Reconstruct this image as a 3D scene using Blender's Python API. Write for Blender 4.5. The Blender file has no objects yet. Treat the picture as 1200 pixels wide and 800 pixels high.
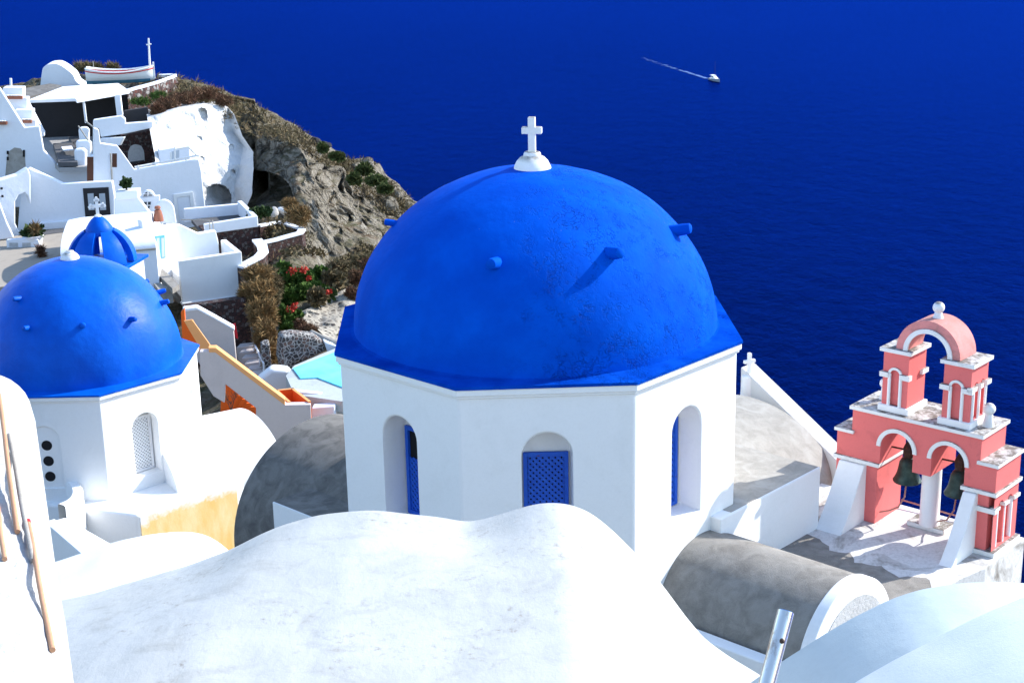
import bpy, bmesh, math, random
import numpy as np
from mathutils import Vector, Matrix, noise
random.seed(7)
rad = math.radians
V = Vector
sc = bpy.context.scene
COL = sc.collection

# ------------------------------------------------------------------ camera model (metres, eye at the origin)
FPX, PITCH, ROLL = 1850.0, rad(17.1), rad(-1.2)
FWD = V((0, math.cos(PITCH), -math.sin(PITCH))); UP0 = V((0, math.sin(PITCH), math.cos(PITCH))); RT0 = V((1, 0, 0))
CR = RT0 * math.cos(ROLL) + UP0 * math.sin(ROLL); CU = UP0 * math.cos(ROLL) - RT0 * math.sin(ROLL)
SEA_Z = -120.0

def ray(px, py): return CR * ((px - 600) / FPX) + CU * ((400 - py) / FPX) + FWD
def at(px, py, Y): d = ray(px, py); return d * (Y / d.y)
def atz(px, py, z): d = ray(px, py); return d * (z / d.z)
def proj(p):
    w = p.dot(FWD); return 600 + FPX * p.dot(CR) / w, 400 - FPX * p.dot(CU) / w

cd = bpy.data.cameras.new('camera'); cam = bpy.data.objects.new('camera', cd); COL.objects.link(cam)
cd.sensor_width = 36; cd.lens = 36 * FPX / 1200; cd.clip_start = .1; cd.clip_end = 30000
cam.matrix_world = Matrix(((CR.x, CU.x, -FWD.x, 0), (CR.y, CU.y, -FWD.y, 0), (CR.z, CU.z, -FWD.z, 0), (0, 0, 0, 1)))
sc.camera = cam

# ------------------------------------------------------------------ light
SUN_AZ, SUN_EL = 65.0, 32.0
sdir = V((math.cos(rad(SUN_EL)) * math.sin(rad(SUN_AZ)), math.cos(rad(SUN_EL)) * math.cos(rad(SUN_AZ)), math.sin(rad(SUN_EL))))
ld = bpy.data.lights.new('sun', 'SUN'); ld.energy = 3.1; ld.angle = rad(.5); ld.color = (1, .96, .9)
lo = bpy.data.objects.new('sun', ld); COL.objects.link(lo); lo.rotation_euler = sdir.to_track_quat('Z', 'Y').to_euler(); lo.location = (40, 40, 60)
wd = bpy.data.worlds.new('World'); sc.world = wd; wd.use_nodes = True
nt = wd.node_tree; sky = nt.nodes.new('ShaderNodeTexSky'); sky.sky_type = 'NISHITA'; sky.sun_disc = False
sky.sun_elevation = rad(SUN_EL); sky.sun_rotation = rad(SUN_AZ); sky.air_density = 1.0; sky.dust_density = .25; sky.ozone_density = 1.4
nt.links.new(sky.outputs[0], nt.nodes['Background'].inputs[0]); nt.nodes['Background'].inputs[1].default_value = .15
sc.view_settings.view_transform = 'Standard'; sc.view_settings.look = 'None'; sc.view_settings.exposure = 1.40; sc.view_settings.gamma = 1
sc.view_settings.use_curve_mapping = False

# ------------------------------------------------------------------ materials
def lin(c):
    f = lambda x: x / 12.92 if x <= .04045 else ((x + .055) / 1.055) ** 2.4
    return tuple(f(x / 255) for x in c)
class NT:
    def __init__(s, name):
        s.m = bpy.data.materials.new(name); s.m.use_nodes = True; s.t = s.m.node_tree; s.b = s.t.nodes['Principled BSDF']
        s.co = s.n('ShaderNodeTexCoord').outputs['Object']
    def n(s, k, **kw):
        o = s.t.nodes.new(k)
        for a, v in kw.items(): setattr(o, a, v)
        return o
    def l(s, a, b): s.t.links.new(a, b)
    def noise(s, scale, detail=4, rough=.55, co=None, stretch=None, dist=0):
        o = s.n('ShaderNodeTexNoise'); o.inputs['Scale'].default_value = scale; o.inputs['Detail'].default_value = detail
        o.inputs['Roughness'].default_value = rough; o.inputs['Distortion'].default_value = dist
        c = co or s.co
        if stretch:
            mp = s.n('ShaderNodeMapping'); mp.inputs['Scale'].default_value = stretch; s.l(c, mp.inputs[0]); c = mp.outputs[0]
        s.l(c, o.inputs['Vector']); return o.outputs['Fac']
    def voro(s, scale, feature='F1', co=None, rnd=1.0):
        o = s.n('ShaderNodeTexVoronoi', feature=feature); o.inputs['Scale'].default_value = scale; o.inputs['Randomness'].default_value = rnd
        s.l(co or s.co, o.inputs['Vector']); return o
    def rng(s, x, a, b, c=0, d=1):
        o = s.n('ShaderNodeMapRange'); o.inputs[1].default_value = a; o.inputs[2].default_value = b; o.inputs[3].default_value = c; o.inputs[4].default_value = d
        s.l(x, o.inputs[0]); return o.outputs[0]
    def math(s, op, a, b=None):
        o = s.n('ShaderNodeMath', operation=op)
        for i, x in enumerate((a, b)):
            if x is None: continue
            if isinstance(x, (int, float)): o.inputs[i].default_value = x
            else: s.l(x, o.inputs[i])
        return o.outputs[0]
    def mix(s, f, a, b):
        o = s.n('ShaderNodeMix', data_type='RGBA')
        if isinstance(f, (int, float)): o.inputs[0].default_value = f
        else: s.l(f, o.inputs[0])
        for i, x in ((6, a), (7, b)):
            if isinstance(x, tuple): o.inputs[i].default_value = (*x[:3], 1)
            else: s.l(x, o.inputs[i])
        return o.outputs[2]
    def bump(s, h, strength, dist, prev=None):
        o = s.n('ShaderNodeBump'); o.inputs['Strength'].default_value = strength; o.inputs['Distance'].default_value = dist
        s.l(h, o.inputs['Height'])
        if prev is not None: s.l(prev, o.inputs['Normal'])
        return o.outputs[0]
    def upness(s, a=.6, b=.9):
        g = s.n('ShaderNodeNewGeometry'); x = s.n('ShaderNodeSeparateXYZ'); s.l(g.outputs['Normal'], x.inputs[0]); return s.rng(x.outputs[2], a, b)
    def done(s, col, rough=.85, spec=.25, nrm=None, metal=0):
        if isinstance(col, tuple): s.b.inputs['Base Color'].default_value = (*col[:3], 1)
        else: s.l(col, s.b.inputs['Base Color'])
        if isinstance(rough, (int, float)): s.b.inputs['Roughness'].default_value = rough
        else: s.l(rough, s.b.inputs['Roughness'])
        s.b.inputs['Specular IOR Level'].default_value = spec; s.b.inputs['Metallic'].default_value = metal
        if nrm is not None: s.l(nrm, s.b.inputs['Normal'])
        return s.m

def plaster(name, base, stain=(.5, .48, .44), amt=.3, lo=.52, hi=.75, scale=1.2, lump=.03, fine=.004, topdirt=None, rough=.9, patch=None, lumpscale=1.6):
    k = NT(name)
    f = k.math('MULTIPLY', k.rng(k.noise(scale, 7, .65, dist=.6), lo, hi), amt)
    c = k.mix(f, base, stain)
    f2 = k.math('MULTIPLY', k.rng(k.noise(scale * 9, 6, .7), .55, .8), amt * .55); c = k.mix(f2, c, tuple(x * .8 for x in stain)); f3 = k.math('MULTIPLY', k.rng(k.noise(scale * 16, 5, .75), .45, .75), amt * .4); c = k.mix(f3, c, tuple(x * .7 for x in stain))
    if patch:
        c = k.mix(k.math('MULTIPLY', k.rng(k.noise(scale * .45, 3, .5, dist=1.0), .5, .62), patch[1]), c, patch[0])
    if topdirt:
        t = k.math('MULTIPLY', k.upness(), k.rng(k.noise(5, 8, .75), .30, .56)); t = k.math('MULTIPLY', t, topdirt[1]); c = k.mix(t, c, topdirt[0])
    n1 = k.bump(k.noise(lumpscale, 3), .5, lump); n2 = k.bump(k.noise(38, 6, .7), .5, fine, n1)
    return k.done(c, rough, .2, n2)
WHITE = (.80, .80, .79)
M = {}
M['white'] = plaster('whitewash', WHITE, (.55, .55, .53), .22)
M['drum'] = plaster('smooth_whitewash', (.84, .84, .83), (.62, .62, .59), .2, .50, .72, lump=.03, lumpscale=.9)
k = NT('weathered_whitewash')
c = k.mix(k.rng(k.noise(.8, 5, .6, dist=.8), .42, .6), (.455, .465, .46), (.41, .42, .41))
c = k.mix(k.math('MULTIPLY', k.rng(k.noise(1.7, 8, .68, dist=1.2), .53, .70), .55), c, (.30, .30, .28))
gr = k.math('MULTIPLY', k.rng(k.noise(11, 8, .75), .54, .72), k.rng(k.noise(.9, 4, .6), .47, .60)); c = k.mix(k.math('MULTIPLY', gr, .85), c, (.17, .135, .095))
wob = k.n('ShaderNodeVectorMath', operation='ADD'); k.l(k.co, wob.inputs[0]); nn = k.n('ShaderNodeTexNoise'); nn.inputs['Scale'].default_value = 1.6; nn.inputs['Detail'].default_value = 6; k.l(k.co, nn.inputs['Vector']); k.l(nn.outputs['Color'], wob.inputs[1])
cr = k.rng(k.voro(.55, 'DISTANCE_TO_EDGE', wob.outputs[0]).outputs['Distance'], .0, .012, 1, 0); cr = k.math('MULTIPLY', cr, k.rng(k.noise(.7, 3), .45, .55)); c = k.mix(k.math('MULTIPLY', cr, .12), c, (.24, .22, .19))
br = k.rng(k.noise(3.5, 5, .6, stretch=(1, .35, 1)), .5, .7); c = k.mix(k.math('MULTIPLY', br, .35), c, (.50, .51, .505))
n = k.bump(k.noise(1.4, 5, .6), .5, .035); n = k.bump(k.noise(7, 7, .7, stretch=(1, .5, 1)), .5, .012, n); n = k.bump(k.noise(45, 5, .7), .4, .004, n)
M['roof'] = k.done(c, .9, .2, n)
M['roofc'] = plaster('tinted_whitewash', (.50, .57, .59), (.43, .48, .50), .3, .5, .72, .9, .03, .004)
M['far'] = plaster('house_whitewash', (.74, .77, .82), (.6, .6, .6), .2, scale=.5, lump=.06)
M['trim'] = plaster('trim_whitewash', (.78, .78, .76), (.5, .48, .44), .35, scale=3, topdirt=((.13, .108, .085), .95))
M['slopetop'] = plaster('rain_washed_plaster', (.62, .62, .61), (.5, .49, .46), .3, scale=2, topdirt=((.34, .32, .285), .6))
M['rough'] = plaster('rough_render', (.56, .56, .55), (.36, .34, .32), .4, .5, .72, 4, .07, .05, lumpscale=7)
M['stucco'] = plaster('rough_stucco', (.50, .50, .495), (.33, .33, .32), .5, .45, .65, 9, .03, .02, lumpscale=14)
M['pinkgrey'] = plaster('pinkish_render', (.52, .47, .455), (.40, .36, .35), .35, scale=.8)
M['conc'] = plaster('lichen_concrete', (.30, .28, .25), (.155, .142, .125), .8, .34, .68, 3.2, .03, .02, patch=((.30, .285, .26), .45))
M['concd'] = plaster('dark_concrete', (.19, .178, .162), (.085, .08, .075), .8, .34, .68, 3.2, .03, .02, patch=((.25, .235, .215), .45))
M['concl'] = plaster('pale_concrete', (.36, .34, .305), (.23, .215, .19), .7, .36, .68, 3.5, .03, .015, patch=((.40, .385, .355), .5))
M['terrace'] = plaster('weathered_terrace', (.66, .645, .62), (.17, .145, .115), .85, .50, .64, .9, .02, .006, patch=((.74, .73, .71), .5))
M['pink'] = plaster('coral_paint', (.74, .175, .165), (.50, .12, .11), .5, .55, .75, 3.5, .015, .004)
M['pinkl'] = plaster('faded_coral_paint', (.72, .27, .25), (.34, .18, .15), .7, .45, .7, 4, .015, .006, topdirt=((.34, .20, .16), .6))
M['floor'] = plaster('terrace_paving', (.36, .35, .34), (.25, .24, .23), .5, scale=2)
M['slate'] = plaster('dark_paving', (.10, .10, .105), (.06, .06, .06), .5, scale=2)
M['beige'] = plaster('sandy_paving', (.34, .30, .25), (.22, .19, .16), .6, scale=2)
M['orange'] = plaster('orange_paint', (.70, .13, .02), (.5, .085, .015), .4, scale=2, lump=.01)
M['coping'] = plaster('pale_orange_paint', (.74, .36, .14), (.6, .3, .14), .3, scale=3, lump=.01)
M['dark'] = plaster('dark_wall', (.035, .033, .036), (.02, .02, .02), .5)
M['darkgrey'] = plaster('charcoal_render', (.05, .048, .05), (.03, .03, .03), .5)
M['brown'] = plaster('brown_wood', (.10, .045, .03), (.06, .03, .02), .5)
M['terra'] = plaster('terracotta', (.30, .12, .075), (.18, .07, .05), .5, scale=4)
M['shutterwhite'] = plaster('white_paint', (.78, .78, .78), (.6, .6, .6), .2, rough=.5)
M['teal'] = plaster('teal_paint', (.10, .36, .42), (.08, .28, .33), .3, rough=.5)
M['pole'] = plaster('peach_cane', (.50, .27, .155), (.33, .17, .09), .5, .4, .7, 6, .004, .002, rough=.6)
M['red'] = plaster('red_paint', (.55, .02, .03), (.4, .01, .02), .3, rough=.5)
M['iron'] = plaster('rusty_iron', (.045, .03, .025), (.16, .07, .035), .7, .5, .7, 12, .004, .003, rough=.7)
M['rope'] = plaster('old_rope', (.42, .22, .17), (.25, .13, .1), .5, scale=20)
M['blackbit'] = NT('black_opening').done((.012, .012, .014), .8)
k = NT('dark_glass'); M['glass'] = k.done((.02, .03, .04), .1, .5)
k = NT('grey_glass'); M['paleglass'] = k.done((.42, .47, .52), .15, .5)
k = NT('bronze'); c = k.mix(k.rng(k.noise(7, 6), .4, .7), (.018, .04, .034), (.05, .085, .07)); M['bronze'] = k.done(c, .5, .4, None, .4)
k = NT('brushed_steel'); c = k.mix(k.rng(k.noise(9, 6, .7, stretch=(1, 1, .15)), .55, .72), (.72, .70, .66), (.30, .18, .11)); M['steel'] = k.done(c, .28, .5, None, .9)
k = NT('blue_plastic_cap'); M['bluecap'] = k.done((.12, .28, .62), .5)
k = NT('blue_stripe_paint'); M['bluestripe'] = k.done((.18, .26, .55), .6)

def bluepaint(name, base, light, flake=True, dep=.022, rough=.8, spec=0.):
    k = NT(name)
    c = k.mix(k.rng(k.noise(1.1, 5, .6), .38, .68), base, light)
    c = k.mix(k.math('MULTIPLY', k.rng(k.noise(6, 8, .75, dist=.5), 5.0 / 10, .75), .16), c, tuple(x * .72 for x in base))
    nrm = k.bump(k.noise(2.2, 4), .5, .05); nrm = k.bump(k.noise(45, 6, .7), .4, .004, nrm)
    if flake:
        wob = k.n('ShaderNodeVectorMath', operation='ADD'); k.l(k.co, wob.inputs[0])
        nn = k.n('ShaderNodeTexNoise'); nn.inputs['Scale'].default_value = 3.5; nn.inputs['Detail'].default_value = 5; k.l(k.co, nn.inputs['Vector'])
        sb = k.n('ShaderNodeVectorMath', operation='MULTIPLY_ADD'); k.l(nn.outputs['Color'], sb.inputs[0]); sb.inputs[1].default_value = (.5, .5, .5); sb.inputs[2].default_value = (-.25, -.25, -.25)
        k.l(sb.outputs[0], wob.inputs[1])
        v = k.voro(9.0, 'DISTANCE_TO_EDGE', wob.outputs[0]).outputs['Distance']
        edge = k.rng(v, .0, .10)                                   # 0 along cracks
        patch = k.rng(k.noise(.75, 6, .6, dist=.4), .42, .58)           # where paint flakes
        xo = k.n('ShaderNodeSeparateXYZ'); k.l(k.co, xo.inputs[0]); patch = k.math('MULTIPLY', patch, k.rng(xo.outputs[0], -.9, .5)); patch = k.math('MULTIPLY', patch, k.rng(k.noise(3.4, 5, .65), .44, .60))
        crackh = k.math('SUBTRACT', 1.0, k.math('MULTIPLY', k.math('SUBTRACT', 1.0, edge), patch))
        chips = k.math('MULTIPLY', k.rng(k.noise(7, 6, .7), .56, .60), patch)
        h = k.math('SUBTRACT', crackh, k.math('MULTIPLY', chips, .8))
        nrm = k.bump(h, .9, dep, nrm)
        c = k.mix(k.math('MULTIPLY', chips, .35), c, tuple(min(1, x * 1.6 + .01) for x in base))
        c = k.mix(k.rng(k.noise(23, 3), .775, .80), c, (.45, .5, .5))
    return k.done(c, rough, spec, nrm)
M['blue'] = bluepaint('flaking_blue_paint', (.0004, .062, .46), (.0004, .084, .56), True, .024, .72, .016)
M['blueledge'] = bluepaint('blue_ledge_paint', (.001, .040, .33), (.003, .075, .50), True, .02)
M['blue2'] = bluepaint('fresh_blue_paint', (.0005, .078, .48), (.001, .105, .60), False, .02, .42, .10)
k = NT('shutter_blue'); c = k.mix(k.rng(k.noise(9, 6, .7), .5, .72), (.015, .10, .55), (.03, .15, .62)); c = k.mix(k.rng(k.noise(14, 5), .68, .72), c, (.10, .03, .02)); M['shutblue'] = k.done(c, .55, .3)

# stone walls
def stone(name, cols, mortar, scale, gap=.06, soft=.05):
    k = NT(name); v = k.voro(scale); e = k.voro(scale, 'DISTANCE_TO_EDGE').outputs['Distance']
    w = k.n('ShaderNodeSeparateColor'); k.l(v.outputs['Color'], w.inputs[0])
    c = k.mix(k.rng(w.outputs[0], .2, .8), cols[0], cols[1]); c = k.mix(k.rng(w.outputs[1], .75, .8), c, cols[2])
    c = k.mix(k.rng(k.noise(20, 5), .4, .7), c, tuple(x * .6 for x in cols[0]))
    m = k.rng(e, gap, gap + soft); c = k.mix(m, mortar, c)
    return k.done(c, .9, .2, k.bump(m, .8, .05, k.bump(k.noise(12, 6), .5, .02)))
M['lava'] = stone('lava_stone', ((.055, .03, .028), (.10, .05, .042), (.16, .14, .13)), (.035, .028, .026), 5.5, .03)
M['lavaboat'] = stone('lava_rubble', ((.06, .035, .035), (.16, .06, .05), (.42, .40, .38)), (.10, .085, .08), 3.2, .04)
M['mosaic'] = stone('pale_mortar_rubble', ((.06, .055, .055), (.12, .105, .10), (.20, .13, .11)), (.40, .385, .365), 5.2, .05, .06)
M['palerock'] = stone('pale_rubble_slope', ((.06, .05, .045), (.30, .26, .21), (.5, .46, .4)), (.32, .29, .24), 3.2, .16, .08)
M['palerock2'] = plaster('pale_boulder', (.5, .47, .43), (.25, .22, .2), .7, scale=1)

# hillside: tuff rock, dry grass on gentle ground
k = NT('tuff_hillside')
up = k.upness(.62, .9)
r1 = k.mix(k.rng(k.noise(.55, 8, .65), .35, .68), (.40, .362, .295), (.285, .255, .205))
r1 = k.mix(k.rng(k.noise(2.6, 8, .72, dist=.4), .52, .74), r1, (.15, .125, .10)); r1 = k.mix(k.rng(k.noise(.22, 4), .55, .68), r1, (.46, .425, .36))
wv = k.n('ShaderNodeVectorMath', operation='ADD'); k.l(k.co, wv.inputs[0]); wn_ = k.n('ShaderNodeTexNoise'); wn_.inputs['Scale'].default_value = .7; wn_.inputs['Detail'].default_value = 7; k.l(k.co, wn_.inputs['Vector']); ws = k.n('ShaderNodeVectorMath', operation='SCALE'); ws.inputs['Scale'].default_value = 2.2; k.l(wn_.outputs['Color'], ws.inputs[0]); k.l(ws.outputs[0], wv.inputs[1])
cv = k.rng(k.voro(.75, 'DISTANCE_TO_EDGE', wv.outputs[0]).outputs['Distance'], .0, .07); cv2 = k.rng(k.voro(2.2, 'DISTANCE_TO_EDGE', wv.outputs[0]).outputs['Distance'], .0, .06)
r1 = k.mix(k.math('MULTIPLY', k.math('SUBTRACT', 1.0, cv), .7), r1, (.07, .06, .045)); r1 = k.mix(k.math('MULTIPLY', k.math('SUBTRACT', 1.0, cv2), .4), r1, (.09, .075, .06))
g1 = k.mix(k.rng(k.noise(.5, 6), .4, .62), (.20, .175, .115), (.165, .115, .075)); g1 = k.mix(k.rng(k.noise(1.6, 7, .7), .5, .68), g1, (.05, .075, .018))
g1 = k.mix(k.rng(k.noise(5, 6, .75), .52, .7), g1, (.26, .22, .16))
fac = k.math('MULTIPLY', up, k.rng(k.noise(.9, 6, .6), .3, .5)); c = k.mix(fac, r1, g1)
n = k.bump(k.noise(.8, 9, .72), .9, .9); n = k.bump(k.noise(4.5, 8, .75), .9, .25, n)
n = k.bump(cv, .9, .35, n); n = k.bump(cv2, .7, .12, n)
M['hill'] = k.done(c, .95, .1, n)
k = NT('lime_washed_rock'); c = k.mix(k.rng(k.noise(1.2, 7, .7), .52, .75), (.60, .60, .59), (.48, .475, .46)); n = k.bump(k.noise(.9, 6, .6), .8, .5); n = k.bump(k.noise(4, 5), .6, .08, n)
M['whiterock'] = k.done(c, .95, .1, n)

# sea: deep blue body colour under a thin glossy skin ruffled by ripples
k = NT('sea_water')
geo = k.n('ShaderNodeNewGeometry').outputs['Position']
big = k.noise(.006, 4, .55, geo, (1, .45, 1)); mid = k.noise(.05, 5, .6, geo, (1, .6, 1))
c = k.mix(k.rng(big, .35, .65), (.0002, .0009, .010), (.0003, .0022, .026)); c = k.mix(k.math('MULTIPLY', k.rng(mid, .4, .7), .5), c, (.0003, .0020, .025))
n1 = k.bump(k.noise(.16, 6, .62, geo, (1, .8, 1)), 1.0, 1.2); n1 = k.bump(k.noise(.9, 5, .6, geo), .6, .22, n1)
df = k.n('ShaderNodeBsdfDiffuse'); k.l(c, df.inputs[0]); k.l(n1, df.inputs['Normal'])
gl = k.n('ShaderNodeBsdfGlossy'); gl.inputs['Roughness'].default_value = .25; gl.inputs['Color'].default_value = (.004, .064, .58, 1); k.l(n1, gl.inputs['Normal'])
lw = k.n('ShaderNodeLayerWeight'); lw.inputs['Blend'].default_value = .5; mx = k.n('ShaderNodeMixShader'); lw2 = k.n('ShaderNodeLayerWeight'); lw2.inputs['Blend'].default_value = .5; k.l(k.bump(k.noise(.11, 7, .68, geo, (1, .7, 1)), .95, 2.2), lw2.inputs['Normal'])
fa = k.math('ADD', k.math('MULTIPLY', k.math('POWER', lw.outputs['Facing'], 5.0), .22), k.math('MULTIPLY', k.math('POWER', lw2.outputs['Facing'], 5.0), .32))
k.l(fa, mx.inputs[0]); k.l(df.outputs[0], mx.inputs[1]); k.l(gl.outputs[0], mx.inputs[2])
k.l(mx.outputs[0], k.t.nodes['Material Output'].inputs[0]); M['sea'] = k.m
k = NT('pool_water'); c = k.mix(k.rng(k.noise(.6, 3), .4, .6), (.10, .60, .85), (.16, .68, .90)); M['pool'] = k.done(c, .08, .5, k.bump(k.noise(2, 3), .3, .03))
k = NT('foam'); M['foam'] = k.done((.075, .15, .36), .8)

def leafmat(name, a, b, c2, sc_=1.5):
    k = NT(name); c = k.mix(k.rng(k.noise(sc_, 4), .38, .62), a, b); c = k.mix(k.rng(k.noise(sc_ * 7, 3), .5, .7), c, c2)
    m = k.done(c, .8, .15); return m
M['leaf'] = leafmat('green_leaves', (.035, .075, .014), (.06, .11, .02), (.10, .15, .03))
M['leafd'] = leafmat('dark_green_leaves', (.02, .04, .012), (.035, .06, .018), (.05, .08, .025))
M['olive'] = leafmat('olive_leaves', (.06, .085, .025), (.09, .11, .035), (.12, .11, .05))
M['dry'] = leafmat('dry_brown_stems', (.19, .115, .05), (.27, .165, .07), (.13, .115, .045))
M['dry2'] = leafmat('dry_grey_green_stems', (.12, .095, .05), (.17, .12, .065), (.09, .09, .04))
M['rust'] = leafmat('rust_brown_scrub', (.11, .05, .03), (.15, .085, .05), (.07, .05, .025))
M['flower'] = NT('red_petals').done((.40, .035, .02), .7)
M['bark'] = NT('bark').done((.10, .07, .05), .9)

# ------------------------------------------------------------------ mesh helpers
ROOT = {}
class MB:
    def __init__(s): s.v = []; s.f = []
    def add(s, vs, fs): o = len(s.v); s.v += [V(p) for p in vs]; s.f += [tuple(i + o for i in f) for f in fs]; return s
    def prism(s, poly, vec):
        n = len(poly); vec = V(vec); p = [V(q) for q in poly]
        return s.add(p + [q + vec for q in p], [tuple(range(n))[::-1], tuple(range(n, 2 * n))] + [(i, (i + 1) % n, n + (i + 1) % n, n + i) for i in range(n)])
    def box(s, o, a, b, c):       # corner o and three edge vectors
        o, a, b, c = V(o), V(a), V(b), V(c); return s.prism([o, o + a, o + a + b, o + b], c)
    def tube(s, pts, r, n=8, caps=True):
        pts = [V(p) for p in pts]; rs = r if isinstance(r, (list, tuple)) else [r] * len(pts); vs = []; fs = []; ref = None
        for i, p in enumerate(pts):
            d = (pts[min(i + 1, len(pts) - 1)] - pts[max(i - 1, 0)]).normalized()
            if ref is None: ref = d.orthogonal().normalized()
            a = (ref - d * ref.dot(d)).normalized(); ref = a; b = d.cross(a)
            vs += [p + (a * math.cos(2 * math.pi * j / n) + b * math.sin(2 * math.pi * j / n)) * rs[i] for j in range(n)]
        for i in range(len(pts) - 1): fs += [(i * n + j, i * n + (j + 1) % n, (i + 1) * n + (j + 1) % n, (i + 1) * n + j) for j in range(n)]
        if caps: fs += [tuple(range(n))[::-1], tuple(range((len(pts) - 1) * n, len(pts) * n))]
        return s.add(vs, fs)
    def lathe(s, prof, c, n=32, axis=(0, 0, 1)):
        c = V(c); z = V(axis).normalized(); a = z.orthogonal().normalized(); b = z.cross(a); vs = []; fs = []
        for r, h in prof: vs += [c + z * h + (a * math.cos(2 * math.pi * j / n) + b * math.sin(2 * math.pi * j / n)) * max(r, .0005) for j in range(n)]
        for i in range(len(prof) - 1): fs += [(i * n + j, i * n + (j + 1) % n, (i + 1) * n + (j + 1) % n, (i + 1) * n + j) for j in range(n)]
        fs += [tuple(range(n))[::-1], tuple(range((len(prof) - 1) * n, len(prof) * n))]
        return s.add(vs, fs)
    def grid(s, rows):
        m = len(rows[0]); vs = [p for r in rows for p in r]; fs = []
        for i in range(len(rows) - 1): fs += [(i * m + j, i * m + j + 1, (i + 1) * m + j + 1, (i + 1) * m + j) for j in range(m - 1)]
        return s.add(vs, fs)
    def panel(s, O, t, up, inn, x0, x1, z0, z1, arches=(), depth=.3, back=True, through=False, n=14, reveal=True):
        """wall panel in plane O + t*x + up*z, openings (a0,a1,zb,zs,rise) with reveals going inn*depth"""
        O, t, up, inn = V(O), V(t), V(up), V(inn); P = lambda x, z, d=0.: O + t * x + up * z + inn * d
        def face(d):
            xs = x0
            for (a0, a1, zb, zs, rz) in sorted(arches):
                s.add([P(xs, z0, d), P(a0, z0, d), P(a0, z1, d), P(xs, z1, d)], [(0, 1, 2, 3)])
                if zb > z0 + 1e-6: s.add([P(a0, z0, d), P(a1, z0, d), P(a1, zb, d), P(a0, zb, d)], [(0, 1, 2, 3)])
                cx = (a0 + a1) / 2; rx = (a1 - a0) / 2
                pts = [(cx - rx * math.cos(math.pi * i / n), zs + rz * math.sin(math.pi * i / n)) for i in range(n + 1)]
                for i in range(n): s.add([P(*pts[i], d), P(*pts[i + 1], d), P(pts[i + 1][0], z1, d), P(pts[i][0], z1, d)], [(0, 1, 2, 3)])
                xs = a1
            s.add([P(xs, z0, d), P(x1, z0, d), P(x1, z1, d), P(xs, z1, d)], [(0, 1, 2, 3)])
        face(0.)
        if through: face(depth)
        for (a0, a1, zb, zs, rz) in arches:
            cx = (a0 + a1) / 2; rx = (a1 - a0) / 2
            pts = [(a0, zb)] + [(cx - rx * math.cos(math.pi * i / n), zs + rz * math.sin(math.pi * i / n)) for i in range(n + 1)] + [(a1, zb)]
            if reveal:
                for i in range(len(pts) - 1): s.add([P(*pts[i]), P(*pts[i + 1]), P(*pts[i + 1], depth), P(*pts[i], depth)], [(0, 1, 2, 3)])
                if zb > z0 + 1e-6 or not through: s.add([P(*pts[0]), P(*pts[-1]), P(*pts[-1], depth), P(*pts[0], depth)], [(0, 1, 2, 3)])
            if back: s.add([P(*q, depth) for q in pts], [tuple(range(len(pts)))])
        if through:
            for a, b in (((x0, z0), (x0, z1)), ((x1, z0), (x1, z1)), ((x0, z1), (x1, z1))): s.add([P(*a), P(*b), P(*b, depth), P(*a, depth)], [(0, 1, 2, 3)])
        return s
    def barrel(s, A, B, side, rx, rz, zs, zbot, n=28, caps=True):
        """barrel vault: axis from A to B (xy), springing height zs, crest zs+rz, walls down to zbot"""
        prof = [(-rx, zbot)] + [(-rx * math.cos(math.pi * i / n), zs + rz * math.sin(math.pi * i / n)) for i in range(n + 1)] + [(rx, zbot)]
        side = V(side); m = max(2, int((V(B) - V(A)).length / .4)); rows = []
        for i in range(m + 1):
            c = V(A).lerp(V(B), i / m); rows.append([V((c.x, c.y, 0)) + side * x + V((0, 0, z)) for x, z in prof])
        s.grid(rows)
        if caps: s.add(rows[0], [tuple(range(len(prof)))[::-1]]); s.add(rows[-1], [tuple(range(len(prof)))])
        return s
    def jitter(s, amp, scale, seed=0):
        o = V((seed * 13.1, seed * 7.7, seed * 3.3)); s.v = [p + noise.noise_vector(p * scale + o) * amp for p in s.v]; return s
    def build(s, name, mat, parent=None, label=None, cat=None, group=None, kind=None, smooth=False, bevel=0, seg=2, ang=35):
        bm = bmesh.new(); vs = [bm.verts.new(p) for p in s.v]
        for f in s.f:
            try: bm.faces.new([vs[i] for i in f])
            except ValueError: pass
        bmesh.ops.remove_doubles(bm, verts=bm.verts, dist=1e-4)
        bmesh.ops.recalc_face_normals(bm, faces=bm.faces)
        if parent is None:
            xs = [p for p in s.v]; org = V(((min(p.x for p in xs) + max(p.x for p in xs)) / 2, (min(p.y for p in xs) + max(p.y for p in xs)) / 2, min(p.z for p in xs)))
        else: org = ROOT[parent.name]
        bmesh.ops.translate(bm, verts=bm.verts, vec=-org)
        me = bpy.data.meshes.new(name); bm.to_mesh(me); bm.free()
        o = bpy.data.objects.new(name, me); COL.objects.link(o); me.materials.append(M[mat] if isinstance(mat, str) else mat)
        if parent is None: o.location = org
        else: o.parent = parent
        ROOT[o.name] = org
        tag(o, label, cat, group, kind)
        if smooth: me.shade_smooth()
        if bevel:
            md = o.modifiers.new('bevel', 'BEVEL'); md.width = bevel; md.segments = seg; md.limit_method = 'ANGLE'; md.angle_limit = rad(ang); md.harden_normals = True
            me.shade_smooth() if smooth else None
        if smooth: me.set_sharp_from_angle(angle=rad(42))
        return o
def tag(o, label=None, cat=None, group=None, kind=None):
    for kx, v in (('label', label), ('category', cat), ('group', group), ('kind', kind)):
        if v: o[kx] = v
    return o
def empty(name, loc, label, cat, group=None):
    o = bpy.data.objects.new(name, None); COL.objects.link(o); o.location = loc; o.empty_display_size = .3; ROOT[o.name] = V(loc)
    return tag(o, label, cat, group)
Z = V((0, 0, 1))
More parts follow.
